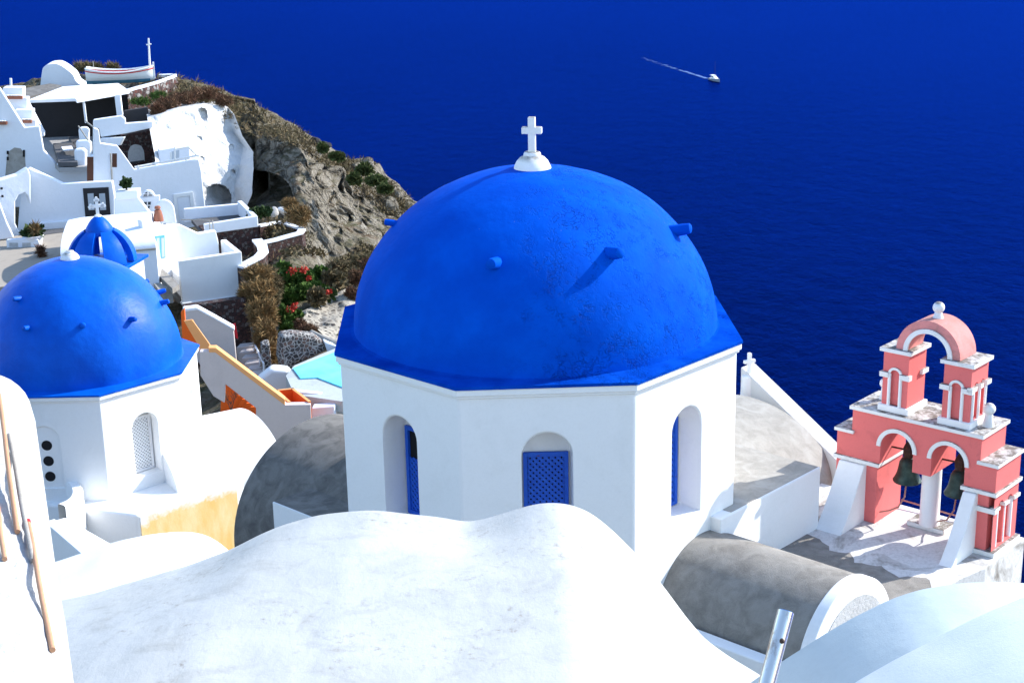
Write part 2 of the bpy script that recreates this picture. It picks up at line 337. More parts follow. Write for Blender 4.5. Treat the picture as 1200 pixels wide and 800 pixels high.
class Plane:
    """vertical wall plane through a pixel at depth Y, receding to the right by th degrees"""
    def __init__(s, px, py, Y, th=0):
        s.p = at(px, py, Y); s.t = V((math.cos(rad(th)), math.sin(rad(th)), 0)); s.b = V((-math.sin(rad(th)), math.cos(rad(th)), 0))
    def __call__(s, px, py, off=0.):
        d = ray(px, py); q = s.p - s.b * off; return d * (s.b.dot(q) / s.b.dot(d))
    def poly(s, pts, off=0.): return [s(x, y, off) for x, y in pts]
    def pan(s, mb, pts, thick, off=0.): return mb.prism(s.poly(pts, off), s.b * thick)
def rect(x0, y0, x1, y1): return [(x0, y1), (x1, y1), (x1, y0), (x0, y0)]
def resample(pts, step):
    out = [pts[0]]
    for a, b in zip(pts, pts[1:]):
        m = max(1, int(math.hypot(b[0] - a[0], b[1] - a[1]) / step))
        out += [(a[0] + (b[0] - a[0]) * i / m, a[1] + (b[1] - a[1]) * i / m) for i in range(1, m + 1)]
    return out
def smooth_pts(pts, it=3):
    for _ in range(it): pts = [pts[0]] + [((a[0] + 2 * b[0] + c[0]) / 4, (a[1] + 2 * b[1] + c[1]) / 4) for a, b, c in zip(pts, pts[1:], pts[2:])] + [pts[-1]]
    return pts
def ring_arc(mb, O, t, up, inn, cx, cz, r0, r1, depth, a0=0, a1=180, n=18):
    O, t, up, inn = V(O), V(t), V(up), V(inn); rows = []
    for i in range(n + 1):
        a = rad(a0 + (a1 - a0) * i / n); q = lambda r, d: O + t * (cx - r * math.cos(a)) + up * (cz + r * math.sin(a)) + inn * d
        rows.append([q(r0, 0), q(r1, 0), q(r1, depth), q(r0, depth), q(r0, 0)])
    mb.grid(rows); mb.add(rows[0][:4], [(0, 1, 2, 3)]); mb.add(rows[-1][:4], [(0, 1, 2, 3)]); return mb

# ================================================================== the two domed churches
def od(a): return V((math.sin(rad(a)), -math.cos(rad(a)), 0))
def make_church(name, label, C, phi, R, RD, H, wall, zbot, wins, shut, mats, pegs, cap_s, peg_s=1.0):
    root = empty(name, (C.x, C.y, zbot), label, 'church')
    # drum walls with niches
    mb = MB(); Rw = R - .11; ztop = C.z - .2
    for kf in range(8):
        a = phi + 45 * kf; n = od(a); t = V((math.cos(rad(a)), math.sin(rad(a)), 0)); ap = Rw * math.cos(rad(22.5)); hw = Rw * math.sin(rad(22.5))
        O = V((C.x, C.y, 0)) + n * ap
        w = wins.get(kf); arches = [(w['x'] - w['w'] / 2, w['x'] + w['w'] / 2, C.z - w['bot'], C.z - w['top'] - w['rise'], w['rise'])] if w else []
        mb.panel(O, t, Z, -n, -hw, hw, zbot, ztop, arches, w['d'] if w else .3)
    mb.add([V((C.x, C.y, ztop)) + od(phi + 22.5 + 45 * i) * Rw for i in range(8)], [tuple(range(8))])
    mb.build('drum', mats[0], root, bevel=.055, seg=3)
    oc = lambda r, z: [V((C.x, C.y, z)) + od(phi + 22.5 + 45 * i) * r for i in range(8)]
    mb = MB(); mb.prism(oc(R - .02, C.z - .19), Z * .125); mb.prism(oc(R - .065, C.z - .25), Z * .059); mb.build('cornice', 'trim' if 0 else mats[0], root, bevel=.02)
    # blue ledge: thin slab rising softly to the dome foot
    mb = MB(); r0 = oc(R, C.z - .063); r1 = oc(R, C.z); nn = 64
    def octr(ang, r): x = (ang - phi) % 45 - 22.5 if False else ((ang - phi + 22.5) % 45) - 22.5; return r * math.cos(rad(22.5)) / math.cos(rad(x))
    outer0 = []; outer1 = []; mid = []; inner = []
    for i in range(nn + 1):
        a = phi + 22.5 + 360 * i / nn; d = od(a); ro = octr(a, R); c0 = V((C.x, C.y, C.z))
        outer0.append(c0 + d * ro - Z * .062); outer1.append(c0 + d * ro - Z * .005)
        mid.append(c0 + d * (RD + .05) + Z * (.012 + .015 * noise.noise(d * 3))); inner.append(c0 + d * (RD - .06) + Z * .05)
    mb.grid([outer0, outer1, mid, inner]); mb.build('roof_ledge', mats[2], root)
    # dome
    mb = MB(); rows = []; nr = 40; nc = 96
    for i in range(nr + 1):
        la = (math.pi / 2) * i / nr * .985; rows.append([])
        for j in range(nc + 1):
            th = 2 * math.pi * j / nc; p = V((RD * math.cos(la) * math.cos(th), RD * math.cos(la) * math.sin(th), H * math.sin(la)))
            q = noise.noise(p * .8) * .022 + noise.noise(p * 2.3) * .008; rows[-1].append(C + p * (1 + q / RD))
    mb.grid(rows); mb.build('dome', mats[1], root, smooth=True)
    for az, la, *ps in pegs:
        peg_k = peg_s; peg_s = peg_s * (ps[0] if ps else 1)
        d = od(az); p = C + d * (RD * math.cos(rad(la))) + Z * (H * math.sin(rad(la))); nrm = (d * math.cos(rad(la)) / RD + Z * math.sin(rad(la)) / H).normalized()
        ax = (d * .93 + Z * .18).normalized(); mb = MB(); L = .34 * peg_s
        mb.tube([p - ax * .18, p + ax * L * .55, p + ax * L * .93, p + ax * L], [.125 * peg_s, .11 * peg_s, .095 * peg_s, .055 * peg_s], 10); mb.jitter(.012, 5).build('dome_peg', mats[1], root, smooth=True); peg_s = peg_k
    ap = C + Z * (H - .05); s = cap_s; mb = MB()
    mb.lathe([(.44 * s, -.04), (.42 * s, .08 * s), (.36 * s, .20 * s), (.27 * s, .29 * s), (.19 * s, .33 * s), (.19 * s, .37 * s), (.165 * s, .41 * s), (.0, .42 * s)], ap, 28); mb.jitter(.012, 4); mb.build('cap', 'trim', root, smooth=True)
    # window shutters
    for kf, w in wins.items():
        a = phi + 45 * kf; n = od(a); t = V((math.cos(rad(a)), math.sin(rad(a)), 0)); O = V((C.x, C.y, 0)) + n * (Rw * math.cos(rad(22.5)) - w['d'] + .004)
        P = lambda x, z, d=0.: O + t * (w['x'] + x) + Z * (C.z + z) + n * d
        if shut == 'holes' and kf == 0 or w.get('holes'):
            for zc in (-1.62, -2.12, -2.62):
                mb = MB(); mb.lathe([(.16, 0), (.16, .006)], P(0.03, zc), 24, n); mb.build('round_window', 'blackbit', root)
                mb = MB(); mb.lathe([(.16, 0), (.19, 0), (.19, .012), (.16, .012), (.16, 0)], P(.03, zc), 24, n); 
            continue
        sw = w['w'] * .445; zt = -w['top'] - w.get('gap', .3); zb = -w['bot'] + .02; fw = .075; mb = MB()
        for (xa, xb, za, zc) in ((-sw, -sw + fw, zb, zt), (sw - fw, sw, zb, zt), (-sw + fw, sw - fw, zt - fw, zt), (-sw + fw, sw - fw, zb, zb + fw)):
            mb.box(P(xa, za, .02), t * (xb - xa), Z * (zc - za), n * .06)
        fr = mb.build('shutter', mats[3], root, bevel=.006)
        mb = MB(); mb.box(P(-sw + .01, zb + .01, .002), t * (2 * sw - .02), Z * (zt - zb - .02), n * .012); mb.build('dark_pane', 'blackbit', fr)
        mb = MB(); x0, x1, z0, z1 = -sw + fw, sw - fw, zb + fw, zt - fw
        if w.get('half'): z1 = z0 + (z1 - z0) * .66
        st = .115; bw = .048
        for sg, off in ((1, .030), (-1, .042)):
            cc = z0 - (x1 - x0) - 1
            while cc < z1 + (x1 - x0) + 1:
                # line z = sg*(x-x0)+cc clipped to rectangle
                pts = []
                xa, xb = x0, x1; za, zb2 = cc + sg * 0, cc + sg * (x1 - x0)
                f = lambda x: cc + sg * (x - x0)
                lo_, hi_ = (xa, xb)
                if sg > 0: lo_ = max(xa, x0 + (z0 - cc)); hi_ = min(xb, x0 + (z1 - cc))
                else: lo_ = max(xa, x0 + (cc - z1)); hi_ = min(xb, x0 + (cc - z0))
                if hi_ - lo_ > .03:
                    a_, b_ = P(lo_, f(lo_), off), P(hi_, f(hi_), off); dr = (b_ - a_).normalized(); pr = dr.cross(n).normalized() * bw / 2
                    mb.box(a_ - pr, b_ - a_, pr * 2, n * .011)
                cc += st
        mb.build('lattice', mats[3], fr)
    return root

PHI = 1.87
C1 = V((.465, 30.17, -8.897))
win = dict(x=0., w=.93, top=.95, rise=.47, bot=3.15, d=.6)
PEGS = [(-15, 38), (29.3, 39.5), (74, 39.5), (-92, 41, .62), (164, 39), (209, 39)]
def pegpx(C, RD, H, pts):
    out = []
    for x, y in pts:
        d = ray(x, y); o = V((-C.x / RD, -C.y / RD, -C.z / H)); dd = V((d.x / RD, d.y / RD, d.z / H)); A = dd.dot(dd); B = 2 * o.dot(dd); c = o.dot(o) - 1
        t = (-B - math.sqrt(max(0, B * B - 4 * A * c))) / 2 / A; p = d * t - C; out.append((math.degrees(math.atan2(p.x, -p.y)), math.degrees(math.asin(max(-1, min(1, p.z / H))))))
    return out
church = make_church('church', 'large white octagonal church with big flaking blue dome and plain white cross on top', C1, PHI, 4.2, 3.6, 3.13, 'drum', -17.0,
    {0: dict(win, gap=.56), 1: dict(win, gap=.40), 7: dict(win, half=True, gap=.40)}, 'lattice', ('drum', 'blue', 'blueledge', 'shutblue'), PEGS, .86)
# cross
ap = C1 + Z * 3.40; mb = MB(); t = V((math.cos(rad(-8)), math.sin(rad(-8)), 0)); b = V((-t.y, t.x, 0))
def cross_outline(w, h, bw, arm_z, ah): return [(-bw / 2, 0), (bw / 2, 0), (bw / 2, arm_z), (w / 2, arm_z), (w / 2, arm_z + ah), (bw / 2, arm_z + ah), (bw / 2, h), (-bw / 2, h), (-bw / 2, arm_z + ah), (-w / 2, arm_z + ah), (-w / 2, arm_z), (-bw / 2, arm_z)]
mb.prism([ap - b * .07 + t * x + Z * z for x, z in cross_outline(.39, .70, .14, .38, .13)], b * .14); mb.build('cross', 'trim', church, bevel=.015)
# arms of the cross plan, in the church's own axes
E1, E2 = od(PHI + 45), V((math.cos(rad(PHI + 45)), math.sin(rad(PHI + 45)), 0))
Q = lambda a, b_, z=0.: V((C1.x, C1.y, 0)) + E1 * a + E2 * b_ + Z * z
mb = MB(); mb.barrel(Q(2.6, .5), Q(6.9, .5), E2, 1.42, 1.42, -13.96, -18, 32); mb.build('vault', 'conc', church, smooth=True)
mb = MB(); mb.barrel(Q(6.9, .5), Q(7.14, .5), E2, 1.45, 1.45, -13.96, -18, 32); mb.build('vault_gable', 'drum', church, smooth=True, bevel=.03)
mb = MB(); mb.barrel(Q(7.141, .52), Q(7.155, .52), E2, 1.16, 1.14, -13.98, -17.5, 32); mb.build('gable_panel', 'stucco', church)
mb = MB(); mb.barrel(Q(.4, 2.6), Q(.4, 7.0), E1, 2.4, 1.75, -14.0, -18, 32); mb.build('vault', 'concl', church, smooth=True)
mb = MB(); mb.barrel(Q(-2.6, -.1), Q(-7.0, -.1), E2, 2.5, 2.35, -14.85, -19, 36); mb.build('vault', 'concd', church, smooth=True)
mb = MB(); mb.box(Q(4.02, .8, -18), E1 * -2.2, E2 * 3.55, Z * 5.72); mb.build('corner_block', 'drum', church, bevel=.03)
mb = MB(); mb.box(Q(3.98, 1.2, -12.277), E1 * -2.1, E2 * 3.11, Z * .004); mb.build('block_top', 'concl', church)
mb = MB(); mb.box(Q(-5.1, -2.9, -19), E1 * 5.2, E2 * 1.6, Z * 5.8); mb.build('corner_block', 'drum', church, bevel=.02)
mb = MB(); mb.box(Q(-5.07, -2.87, -13.197), E1 * 5.1, E2 * 1.5, Z * .004); mb.build('block_top', 'concd', church)
mb = MB(); mb.box(Q(3.3, -1.30, -17), E1 * 6.2, E2 * .30, Z * 3.38); mb.build('gutter_wall', 'drum', church, bevel=.04)
mb = MB(); mb.box(Q(-8.0, -8, -19.4), E1 * 14.9, E2 * 9, Z * 3.2); mb.build('lower_roof', 'slate', church)

# second church, farther left
C2 = V((-13.75, 48.0, -15.08)); PHI2 = -.2
ZP = -18.5
win2 = dict(x=.05, w=.92, top=1.0, rise=.46, bot=3.0, d=.42, gap=.2)
PEGS2 = pegpx(C2, 3.18, 3.34, [(23, 350), (33, 384), (97, 381), (153, 374), (189, 355), (192, 342)]) + [(138, 36), (183, 36), (228, 36), (262, 36)]
church2 = make_church('church', 'smaller smooth bright blue domed white church at left with white lattice window', C2, PHI2, 3.8, 3.18, 3.34, 'drum', ZP,
    {0: dict(win2, x=-.35, d=.05, holes=True), 1: win2, 2: dict(win2, w=.5, rise=.25)}, 'lattice', ('drum', 'blue2', 'blue2', 'shutterwhite'), PEGS2, .70, .75)
mb = MB(); px = [(55, 590), (160, 603), (275, 565), (335, 540)]
pl = [atz(x, y, ZP) for x, y in px]; pl += [V((-7.0, 48.4, ZP)), V((-12, 51, ZP)), V((-20, 51, ZP)), V((-22, 46, ZP))]
mb.prism(pl, Z * -4.0); mb.build('lower_roof', 'drum', church2, bevel=.10, seg=4)
a, b_ = pl[1].copy(), pl[2].copy(); nr = (b_ - a).cross(Z).normalized(); nr = nr if nr.y < 0 else -nr
mb = MB(); mb.box(a + (b_ - a) * .03 + nr * .003 - Z * .10, (b_ - a) * .985, nr * .012, Z * -3.6)
k = NT('ochre_stained_wall'); geo = k.n('ShaderNodeNewGeometry').outputs['Position']; sx = k.n('ShaderNodeSeparateXYZ'); k.l(geo, sx.inputs[0])
zz = k.math('ADD', sx.outputs[2], k.math('MULTIPLY', k.noise(1.6, 6, .65, geo), 1.3)); f = k.rng(zz, ZP + .50, ZP + .25)
cc = k.mix(k.rng(k.noise(2.0, 6, .65, geo, (1, 1, .35)), .35, .65), (.80, .50, .17), (.80, .63, .34))
M['ochre'] = k.done(k.mix(f, WHITE, cc), .9, .2, k.bump(k.noise(9, 6, .7, geo), .4, .02))
mb.build('stained_wall', 'ochre', church2)
ce = at(297, 484, 49.0); sd = V((.52, -.854, 0)); axd = V((.854, .52, 0)); zc = ce.z
mb = MB(); mb.barrel(V((ce.x, ce.y, 0)) - axd * 3.6, V((ce.x, ce.y, 0)), sd, 2.5, zc - ZP + .25, ZP - .25, ZP - 3, 36); mb.build('vault', 'drum', church2, smooth=True)

# ================================================================== pink bell tower
TO = V((6.856, 31.382, -13.654)); psi = 41.5
TU = V((math.cos(rad(psi)), -math.sin(rad(psi)), 0)); TB = V((math.sin(rad(psi)), math.cos(rad(psi)), 0)); TD = 1.12
T = lambda s, d=0., h=0.: TO + TU * s + TB * d + Z * h
tower = empty('bell_tower', TO + TU * 1.78 + TB * .56, 'coral pink bell tower with white trim and two open bell arches at right', 'bell tower')
def tbox(s0, s1, d0, d1, h0, h1): return MB().box(T(s0, d0, h0), TU * (s1 - s0), TB * (d1 - d0), Z * (h1 - h0))
tbox(.0, .97, 0, TD, 0, 1.285).build('pier', 'pink', tower, bevel=.015)
# right pier, niches with colonettes on its side
tbox(2.90, 3.45, 0, TD, 0, 1.285).build('pier', 'pink', tower, bevel=.015)
mb = MB().panel(T(3.57), TB, Z, -TU, 0, TD, 0, 1.285, [(.20, .46, .16, .98, .13), (.60, .86, .16, .98, .13)], .11)
mb.build('side_panel', 'pink', tower)
for d in (.20, .53, .86): MB().tube([T(3.53, d, .14), T(3.53, d, .99)], .05, 12).build('colonette', 'drum', tower, smooth=True)
for d0, d1 in ((-.02, .2), (.42, .64), (.85, 1.14)): tbox(3.5, 3.62, d0, d1, .96, 1.04).build('capital', 'trim', tower, bevel=.008)
tbox(3.18, 3.62, -.05, .12, .92, 1.03).build('capital', 'trim', tower, bevel=.008)
tbox(3.0, 3.66, -.06, 1.18, .0, .10).build('plinth', 'trim', tower, bevel=.01)
for s0, s1 in ((-.05, 1.02), (2.85, 3.62)): tbox(s0, s1, -.055, TD + .055, 1.285, 1.37).build('band', 'trim', tower, bevel=.01)
# wall with two arches
mb = MB().panel(T(0), TU, Z, TB, .345, 3.216, 1.37, 2.44, [(1.02, 1.76, 1.37, 1.77, .37), (2.17, 2.90, 1.37, 1.77, .37)], TD, back=False, through=True, n=20)
mb.build('arch_wall', 'pink', tower)
for s0, s1 in ((0, .345), (3.216, 3.57)): tbox(s0, s1, 0, TD, 1.37, 1.9).build('shoulder', 'pink', tower)
for s0, s1 in ((-.05, .40), (3.16, 3.62)): tbox(s0, s1, -.055, TD + .055, 1.9, 1.975).build('shoulder_ledge', 'trim', tower, bevel=.01)
for cx in (1.39, 2.535): ring_arc(MB(), T(0, -.035), TU, Z, TB, cx, 1.77, .37, .455, .04).build('arch_trim', 'trim', tower)
tbox(.29, 3.27, -.06, TD + .06, 2.44, 2.522).build('main_ledge', 'trim', tower, bevel=.012)
# column under the middle of the arches
MB().lathe([(.215, 0), (.215, .06), (.205, .08), (.2, 1.22), (.2, 1.372)], T(1.965, .5, .10), 28).build('column', 'drum', tower, smooth=True)
MB().box(T(1.52, .34, 0), TU * .86, TB * .5, Z * .11).build('column_base', 'trim', tower, bevel=.03)
# curved buttresses
for s0, s1 in ((.12, .72), (2.93, 3.22)):
    pr = [(.02, 1.27), (-.10, 1.27), (-.26, 1.0), (-.46, .66), (-.68, .34), (-.90, .08), (-1.02, -.02), (.02, -.02)]
    MB().prism([T(s0, d, h) for d, h in pr], TU * (s1 - s0)).build('buttress', 'drum', tower, bevel=.02)
# upper stage: two pylons and a round arch
for (s0, s1) in ((.93, 1.50), (2.27, 2.86)):
    d0, d1 = .12, .86
    tbox(s0 - .06, s1 + .06, d0 - .06, d1 + .06, 2.522, 2.66).build('pylon_base', 'drum', tower, bevel=.01)
    mb = MB(); w = s1 - s0
    mb.panel(T(s0, d0), TU, Z, TB, 0, w, 2.66, 3.80, [(w * .30, w * .68, 2.66, 3.32, w * .19)], .05)
    mb.panel(T(s1, d0), TB, Z, -TU, 0, d1 - d0, 2.66, 3.80, [(.14, .32, 2.70, 3.36, .09), (.43, .61, 2.70, 3.36, .09)] if s0 > 2 else [], .07)
    mb.panel(T(s0, d1), -TB, Z, TU, 0, d1 - d0, 2.66, 3.80); mb.panel(T(s1, d1), -TU, Z, -TB, 0, w, 2.66, 3.80)
    mb.build('pylon', 'pink', tower)
    ring_arc(MB(), T(s0, d0 - .03), TU, Z, TB, w * .49, 3.33, w * .19, w * .28, .035).build('arch_trim', 'trim', tower)
    for fx in (.27, .71): MB().tube([T(s0 + w * fx, d0 - .005, 2.66), T(s0 + w * fx, d0 - .005, 3.34)], .036, 10).build('colonette', 'drum', tower, smooth=True)
    for fa, fb in ((-.09, .26), (.70, 1.10)): tbox(s0 + w * fa, s0 + w * fb, d0 - .07, d0 + .06, 3.26, 3.37).build('capital', 'trim', tower, bevel=.008)
    if s0 > 2:
        for d in (.10, .37, .65): MB().tube([T(s1 + .0, d0 + d, 2.66), T(s1 + .0, d0 + d, 3.38)], .04, 10).build('colonette', 'drum', tower, smooth=True)
        for da, db in ((-.07, .16), (.31, .44), (.6, .8)): tbox(s1 - .05, s1 + .065, d0 + da, d0 + db, 3.30, 3.40).build('capital', 'trim', tower, bevel=.006)
    else: tbox(s1 - .03, s1 + .06, d0 + .5, d0 + .78, 3.27, 3.37).build('capital', 'trim', tower, bevel=.008)
    tbox(s0 - .07, s1 + .07, d0 - .07, d1 + .07, 3.80, 3.885).build('pylon_cap', 'trim', tower, bevel=.01)
ring_arc(MB(), T(0, .14), TU, Z, TB, 1.885, 3.89, .46, .70, .70, n=28).build('top_arch', 'pinkl', tower)
ring_arc(MB(), T(0, .105), TU, Z, TB, 1.885, 3.89, .44, .535, .05, n=28).build('arch_trim', 'trim', tower)
def finial(s, d, h, r, nk):
    MB().lathe([(r * 1.0, 0), (r * .75, nk * .5), (r * .6, nk)] + [(r * math.sin(a), nk + r * .8 - r * math.cos(a)) for a in [math.pi * (.2 + .8 * i / 10) for i in range(11)]], T(s, d, h), 20).build('finial', 'trim', tower, smooth=True)
finial(1.885, .5, 4.56, .12, .14); finial(.66, .75, 2.52, .115, .26); finial(3.08, .55, 2.52, .125, .26)

terr = MB(); pts = [(-2.4, 1.30), (3.72, 1.30), (3.72, -.55), (3.55, -1.35), (3.2, -4.2), (-.8, -4.6), (-3.4, -2.2)]
terr.prism([T(s, d, 0) for s, d in pts], Z * -4.5)
terr = terr.build('roof_terrace', 'terrace', label='weathered white flat roof terrace under the pink bell tower', cat='terrace', bevel=.03)
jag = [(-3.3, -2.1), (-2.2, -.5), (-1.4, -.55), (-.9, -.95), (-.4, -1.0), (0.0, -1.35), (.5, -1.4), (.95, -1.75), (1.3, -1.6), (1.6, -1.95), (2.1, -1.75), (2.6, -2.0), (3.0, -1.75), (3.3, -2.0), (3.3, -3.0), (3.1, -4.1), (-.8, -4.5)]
jj = resample(jag, .12); MB().prism([T(s + .09 * noise.noise(V((s * 3, d * 3, 1))), d + .12 * noise.noise(V((s * 3, d * 3, 7))), .004) for s, d in jj], Z * .004).build('concrete_and_shadow', 'conc', terr)  # dark concrete sheet, also painting in the vault's shadow at the front
# bells with yoke, bar and pull rope
for i, (sx, lab, rp) in enumerate(((1.39, 'green bronze bell in the left arch of pink bell tower', [(1.42, .45, .86), (1.45, .35, .62), (1.36, .28, .40), (1.2, .2, .3), (.99, .16, .22)]),
                              (2.55, 'green bronze bell in the right arch of pink tower, half behind a pier', [(2.55, .45, .86), (2.56, .36, .6), (2.44, .3, .38), (2.26, .4, .28), (2.14, .5, .2)]))):
    bell = empty('bell', T(sx, .55, .9), lab, 'bell', 'bells of the pink tower')
    MB().lathe([(.0, .0), (.29, .0), (.30, .03), (.265, .09), (.22, .20), (.195, .34), (.18, .44), (.13, .52), (.05, .55), (0, .55)], T(sx, .55, .90), 28).build('bell_body', 'bronze', bell, smooth=True)
    MB().tube([T(sx, .55, 1.42), T(sx, .55, 1.52), T(sx, .55, 1.66), T(sx, .55, 1.78)], [.09, .12, .12, .06], 8).build('yoke', 'iron', bell)
    MB().tube([T(sx - .42, .5, 1.60), T(sx + .40, .52, 1.62)], .022, 6).build('hanging_bar', 'iron', bell)
    MB().tube([T(sx, .55, 1.2), T(sx, .52, .86)], [.02, .035], 6).build('clapper', 'iron', bell)
    MB().tube([T(*q) for q in rp], .017, 6).build('pull_rope', 'rope', bell)
mb = MB().tube([T(.95, 1.22, .14), T(2.0, 1.24, .10), T(3.0, 1.22, .13)], .02, 6); mb.build('cable', 'rope', label='thin reddish cable strung along back edge of tower terrace', cat='cable')

# sloping buttress wall behind the church with a little cross
A_, B_ = at(868, 430, 36.2), at(990, 549, 33.0)
mb = MB(); mb.prism([A_, B_, V((B_.x, B_.y, -18)), V((A_.x, A_.y, -18))], E2 * .55); mb.build('sloping_wall', 'slopetop', label='white wall sloping down from the big church towards the bell tower', cat='wall', bevel=.03)
pc = at(879, 441, 36.0); t = V((.9, .43, 0)).normalized(); bb = V((-t.y, t.x, 0))
cr = empty('small_cross', pc, 'small thin white cross on a stub at edge of the big dome', 'cross')
MB().prism([pc + t * x + Z * z for x, z in cross_outline(.30, .58, .08, .33, .08)], bb * .09).build('cross_bars', 'drum', cr, bevel=.01)
MB().lathe([(.2, -.5), (.17, .0), (.1, .04)], pc + bb * .045, 14).build('stub', 'drum', cr, smooth=True)

# ================================================================== near roofs
def near_roof(name, label, sil, Yf, Yn, mat, rise=0., wav=.05, cat='roof', seed=0, flatten=0., fill=None):
    """vaulted roof: profile at its far edge Yf carried towards the viewer to Yn, rounded far lip, drop wall behind"""
    p = smooth_pts(resample(sil, 6), 4); far = [at(x, y, Yf) for x, y in p]; fz = [at(*q, Yf).z for q in fill] if fill else None
    rows = [[q + V((0, .10, -9)) for q in far], [q + V((0, .10, -.30)) for q in far], [q + V((0, .055, -.07)) for q in far]]
    m = 46
    for i in range(m + 1):
        y = Yf + (Yn - Yf) * (i / m); r = []
        for (sx, sy), q in zip(p, far):
            z = q.z + rise * (Yf - y)
            if fill and fill[0][0] < sx < fill[1][0]:
                u = (sx - fill[0][0]) / (fill[1][0] - fill[0][0]); zt = fz[0] + (fz[1] - fz[0]) * u; g = min(1, (Yf - y) / 1.6); z += max(0, zt - z) * g * g * (3 - 2 * g) * .92
            if fill and sx <= fill[0][0]: d_ = max(0, fz[0] - .05 * (fill[0][0] - sx) / 100 - z); z += d_ * (1 - math.exp(-.30 * (Yf - y) / max(d_, .02)))
            z += wav * (noise.noise(V((q.x * .55, y * .55, seed))) - noise.noise(V((q.x * .55, Yf * .55, seed)))) * 1.6 + .012 * noise.noise(V((q.x * 2.5, y * 2.5, seed + 5)))
            r.append(V((q.x, y, z)))
        rows.append(r)
    return MB().grid(rows).build(name, mat, label=label, cat=cat, smooth=True)
near_roof('vaulted_roof', 'big weathered white double vaulted roof in the foreground', [(40, 711), (75, 702), (120, 692), (170, 677), (225, 660), (268, 644), (300, 628), (330, 615), (365, 606), (400, 600), (430, 597), (470, 600), (510, 605), (545, 612), (565, 608), (600, 598), (628, 590), (650, 588), (672, 592), (695, 602), (720, 622), (750, 652), (780, 690), (805, 724), (825, 748), (845, 762), (870, 778), (895, 793), (910, 805)], 13.5, 5, 'roof', 0, .05, seed=2, fill=[(425, 598), (648, 589)])
near_roof('vaulted_roof', 'smooth plain white low roof hump at left behind the big weathered foreground roof', [(30, 668), (75, 655), (100, 646), (140, 633), (180, 625), (210, 622), (235, 625), (252, 631), (266, 642), (276, 652), (292, 672)], 15.6, 13.7, 'drum', 0, .0, seed=4)
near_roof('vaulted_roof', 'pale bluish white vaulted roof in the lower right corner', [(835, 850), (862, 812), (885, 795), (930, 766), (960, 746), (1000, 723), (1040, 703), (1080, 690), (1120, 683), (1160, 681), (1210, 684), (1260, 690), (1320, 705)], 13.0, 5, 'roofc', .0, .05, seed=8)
near_roof('vaulted_roof', 'whiter nearer roof slab at the very bottom right corner', [(960, 835), (1000, 800), (1050, 772), (1100, 745), (1150, 721), (1200, 699), (1260, 672), (1330, 640)], 11.4, 5, 'drum', 0, .03, seed=9)

# post beside the near roofs
pa, pb = at(921, 716, 6.2), at(893, 822, 6.0); ax = (pa - pb).normalized()
post = empty('metal_post', pb, 'short shiny metal post with blue end cap leaning over the foreground roof', 'post')
MB().tube([pb - ax * 1.2, pa], .036, 28).build('tube', 'steel', post, smooth=True)
MB().lathe([(.030, .0), (.030, .003), (.0, .004)], pa, 24, ax).build('end_cap', 'bluecap', post)
bt = pb.lerp(pa, .72); MB().tube([bt, bt + V((.005, -.045, .0)), bt + V((.005, -.052, .004))], [.011, .011, .005], 10).build('bolt', 'iron', post, smooth=True)

# rough thick wall top running away at the left edge, canes lying on it
edge = smooth_pts(resample([(26, 466), (33, 505), (41, 548), (48, 592), (58, 648), (68, 700), (76, 762), (84, 830), (92, 900)], 5), 2)
YD = lambda y: 8.4 + (y - 466) / (830 - 466) * (5.0 - 8.4)
e0 = at(26, 466, 8.4); prof = [at(x, y, 8.4) - e0 for x, y in ((26, 466), (21, 455), (14, 447.5), (4, 440), (-12, 434), (-40, 430))]
rows = []
def lip(p, i): 
    r = [p + V((.02, 0, -3.2)), p + V((.02, 0, -.12))] + [p + q for q in prof]
    return r + [p + prof[-1] + V((-.2 * j, 0, .01 * j)) for j in range(1, 9)]
for i, (x, y) in enumerate(edge):
    r = lip(at(x, y, YD(y)), i); rows.append([q + V((.5, .3, 1)) * (.022 * noise.noise(q * 3.1) + .010 * noise.noise(q * 9)) if j > 1 else q for j, q in enumerate(r)])
rows.insert(0, [q + V((0, .12, -.06)) for q in rows[0]]); rows.insert(0, [q + V((0, .2, -3)) for q in rows[0]])
wmb = MB().grid(rows)
from mathutils.bvhtree import BVHTree
bvh = BVHTree.FromPolygons(wmb.v, wmb.f)
def onwall(x, y, r):
    h_ = bvh.ray_cast(V((0, 0, 0)), ray(x, y).normalized())
    p = h_[0] if h_[0] is not None else at(x, y, YD(y)); n_ = h_[1] if h_[0] is not None else Z
    return p + (n_ if n_.z > 0 else -n_) * r
wmb.build('rough_wall', 'rough', label='rough whitewashed wall top at the left edge with thin peach canes', cat='wall', smooth=True)
def cane(pts, r, label, tip=False, mat='pole', name='cane', group='canes on the rough wall'):
    pp = [onwall(x, y, r * 1.2) for x, y in pts]; a_, b_ = pp[0], pp[-1]
    lift = max((q - a_.lerp(b_, i / (len(pp) - 1))).z for i, q in enumerate(pp)); a_, b_ = a_ + Z * max(0, lift), b_ + Z * max(0, lift)
    c = empty(name, b_, label, name, group)
    MB().tube([a_.lerp(b_, i / 6) + V((.002 * math.sin(i * 1.3), 0, 0)) for i in range(7)], [r * (1.06 - .02 * (i % 3)) for i in range(7)], 10).build('stem', mat, c, smooth=True)
    if tip: d = (a_ - b_).normalized(); MB().tube([a_ - d * .035, a_ + d * .006], r * 1.16, 10).build('painted_tip', 'red', c)
cane([(-2, 465), (4, 520), (11, 575), (19, 626)], .0115, 'longer peach cane running down from the upper left edge')
cane([(31, 613), (38, 660), (48, 715), (58, 764)], .011, 'peach cane with a red painted tip on the rough wall', True)
cane([(-4, 590), (0, 620), (5, 658)], .0105, 'shortest peach cane stub, cut by the left picture edge')
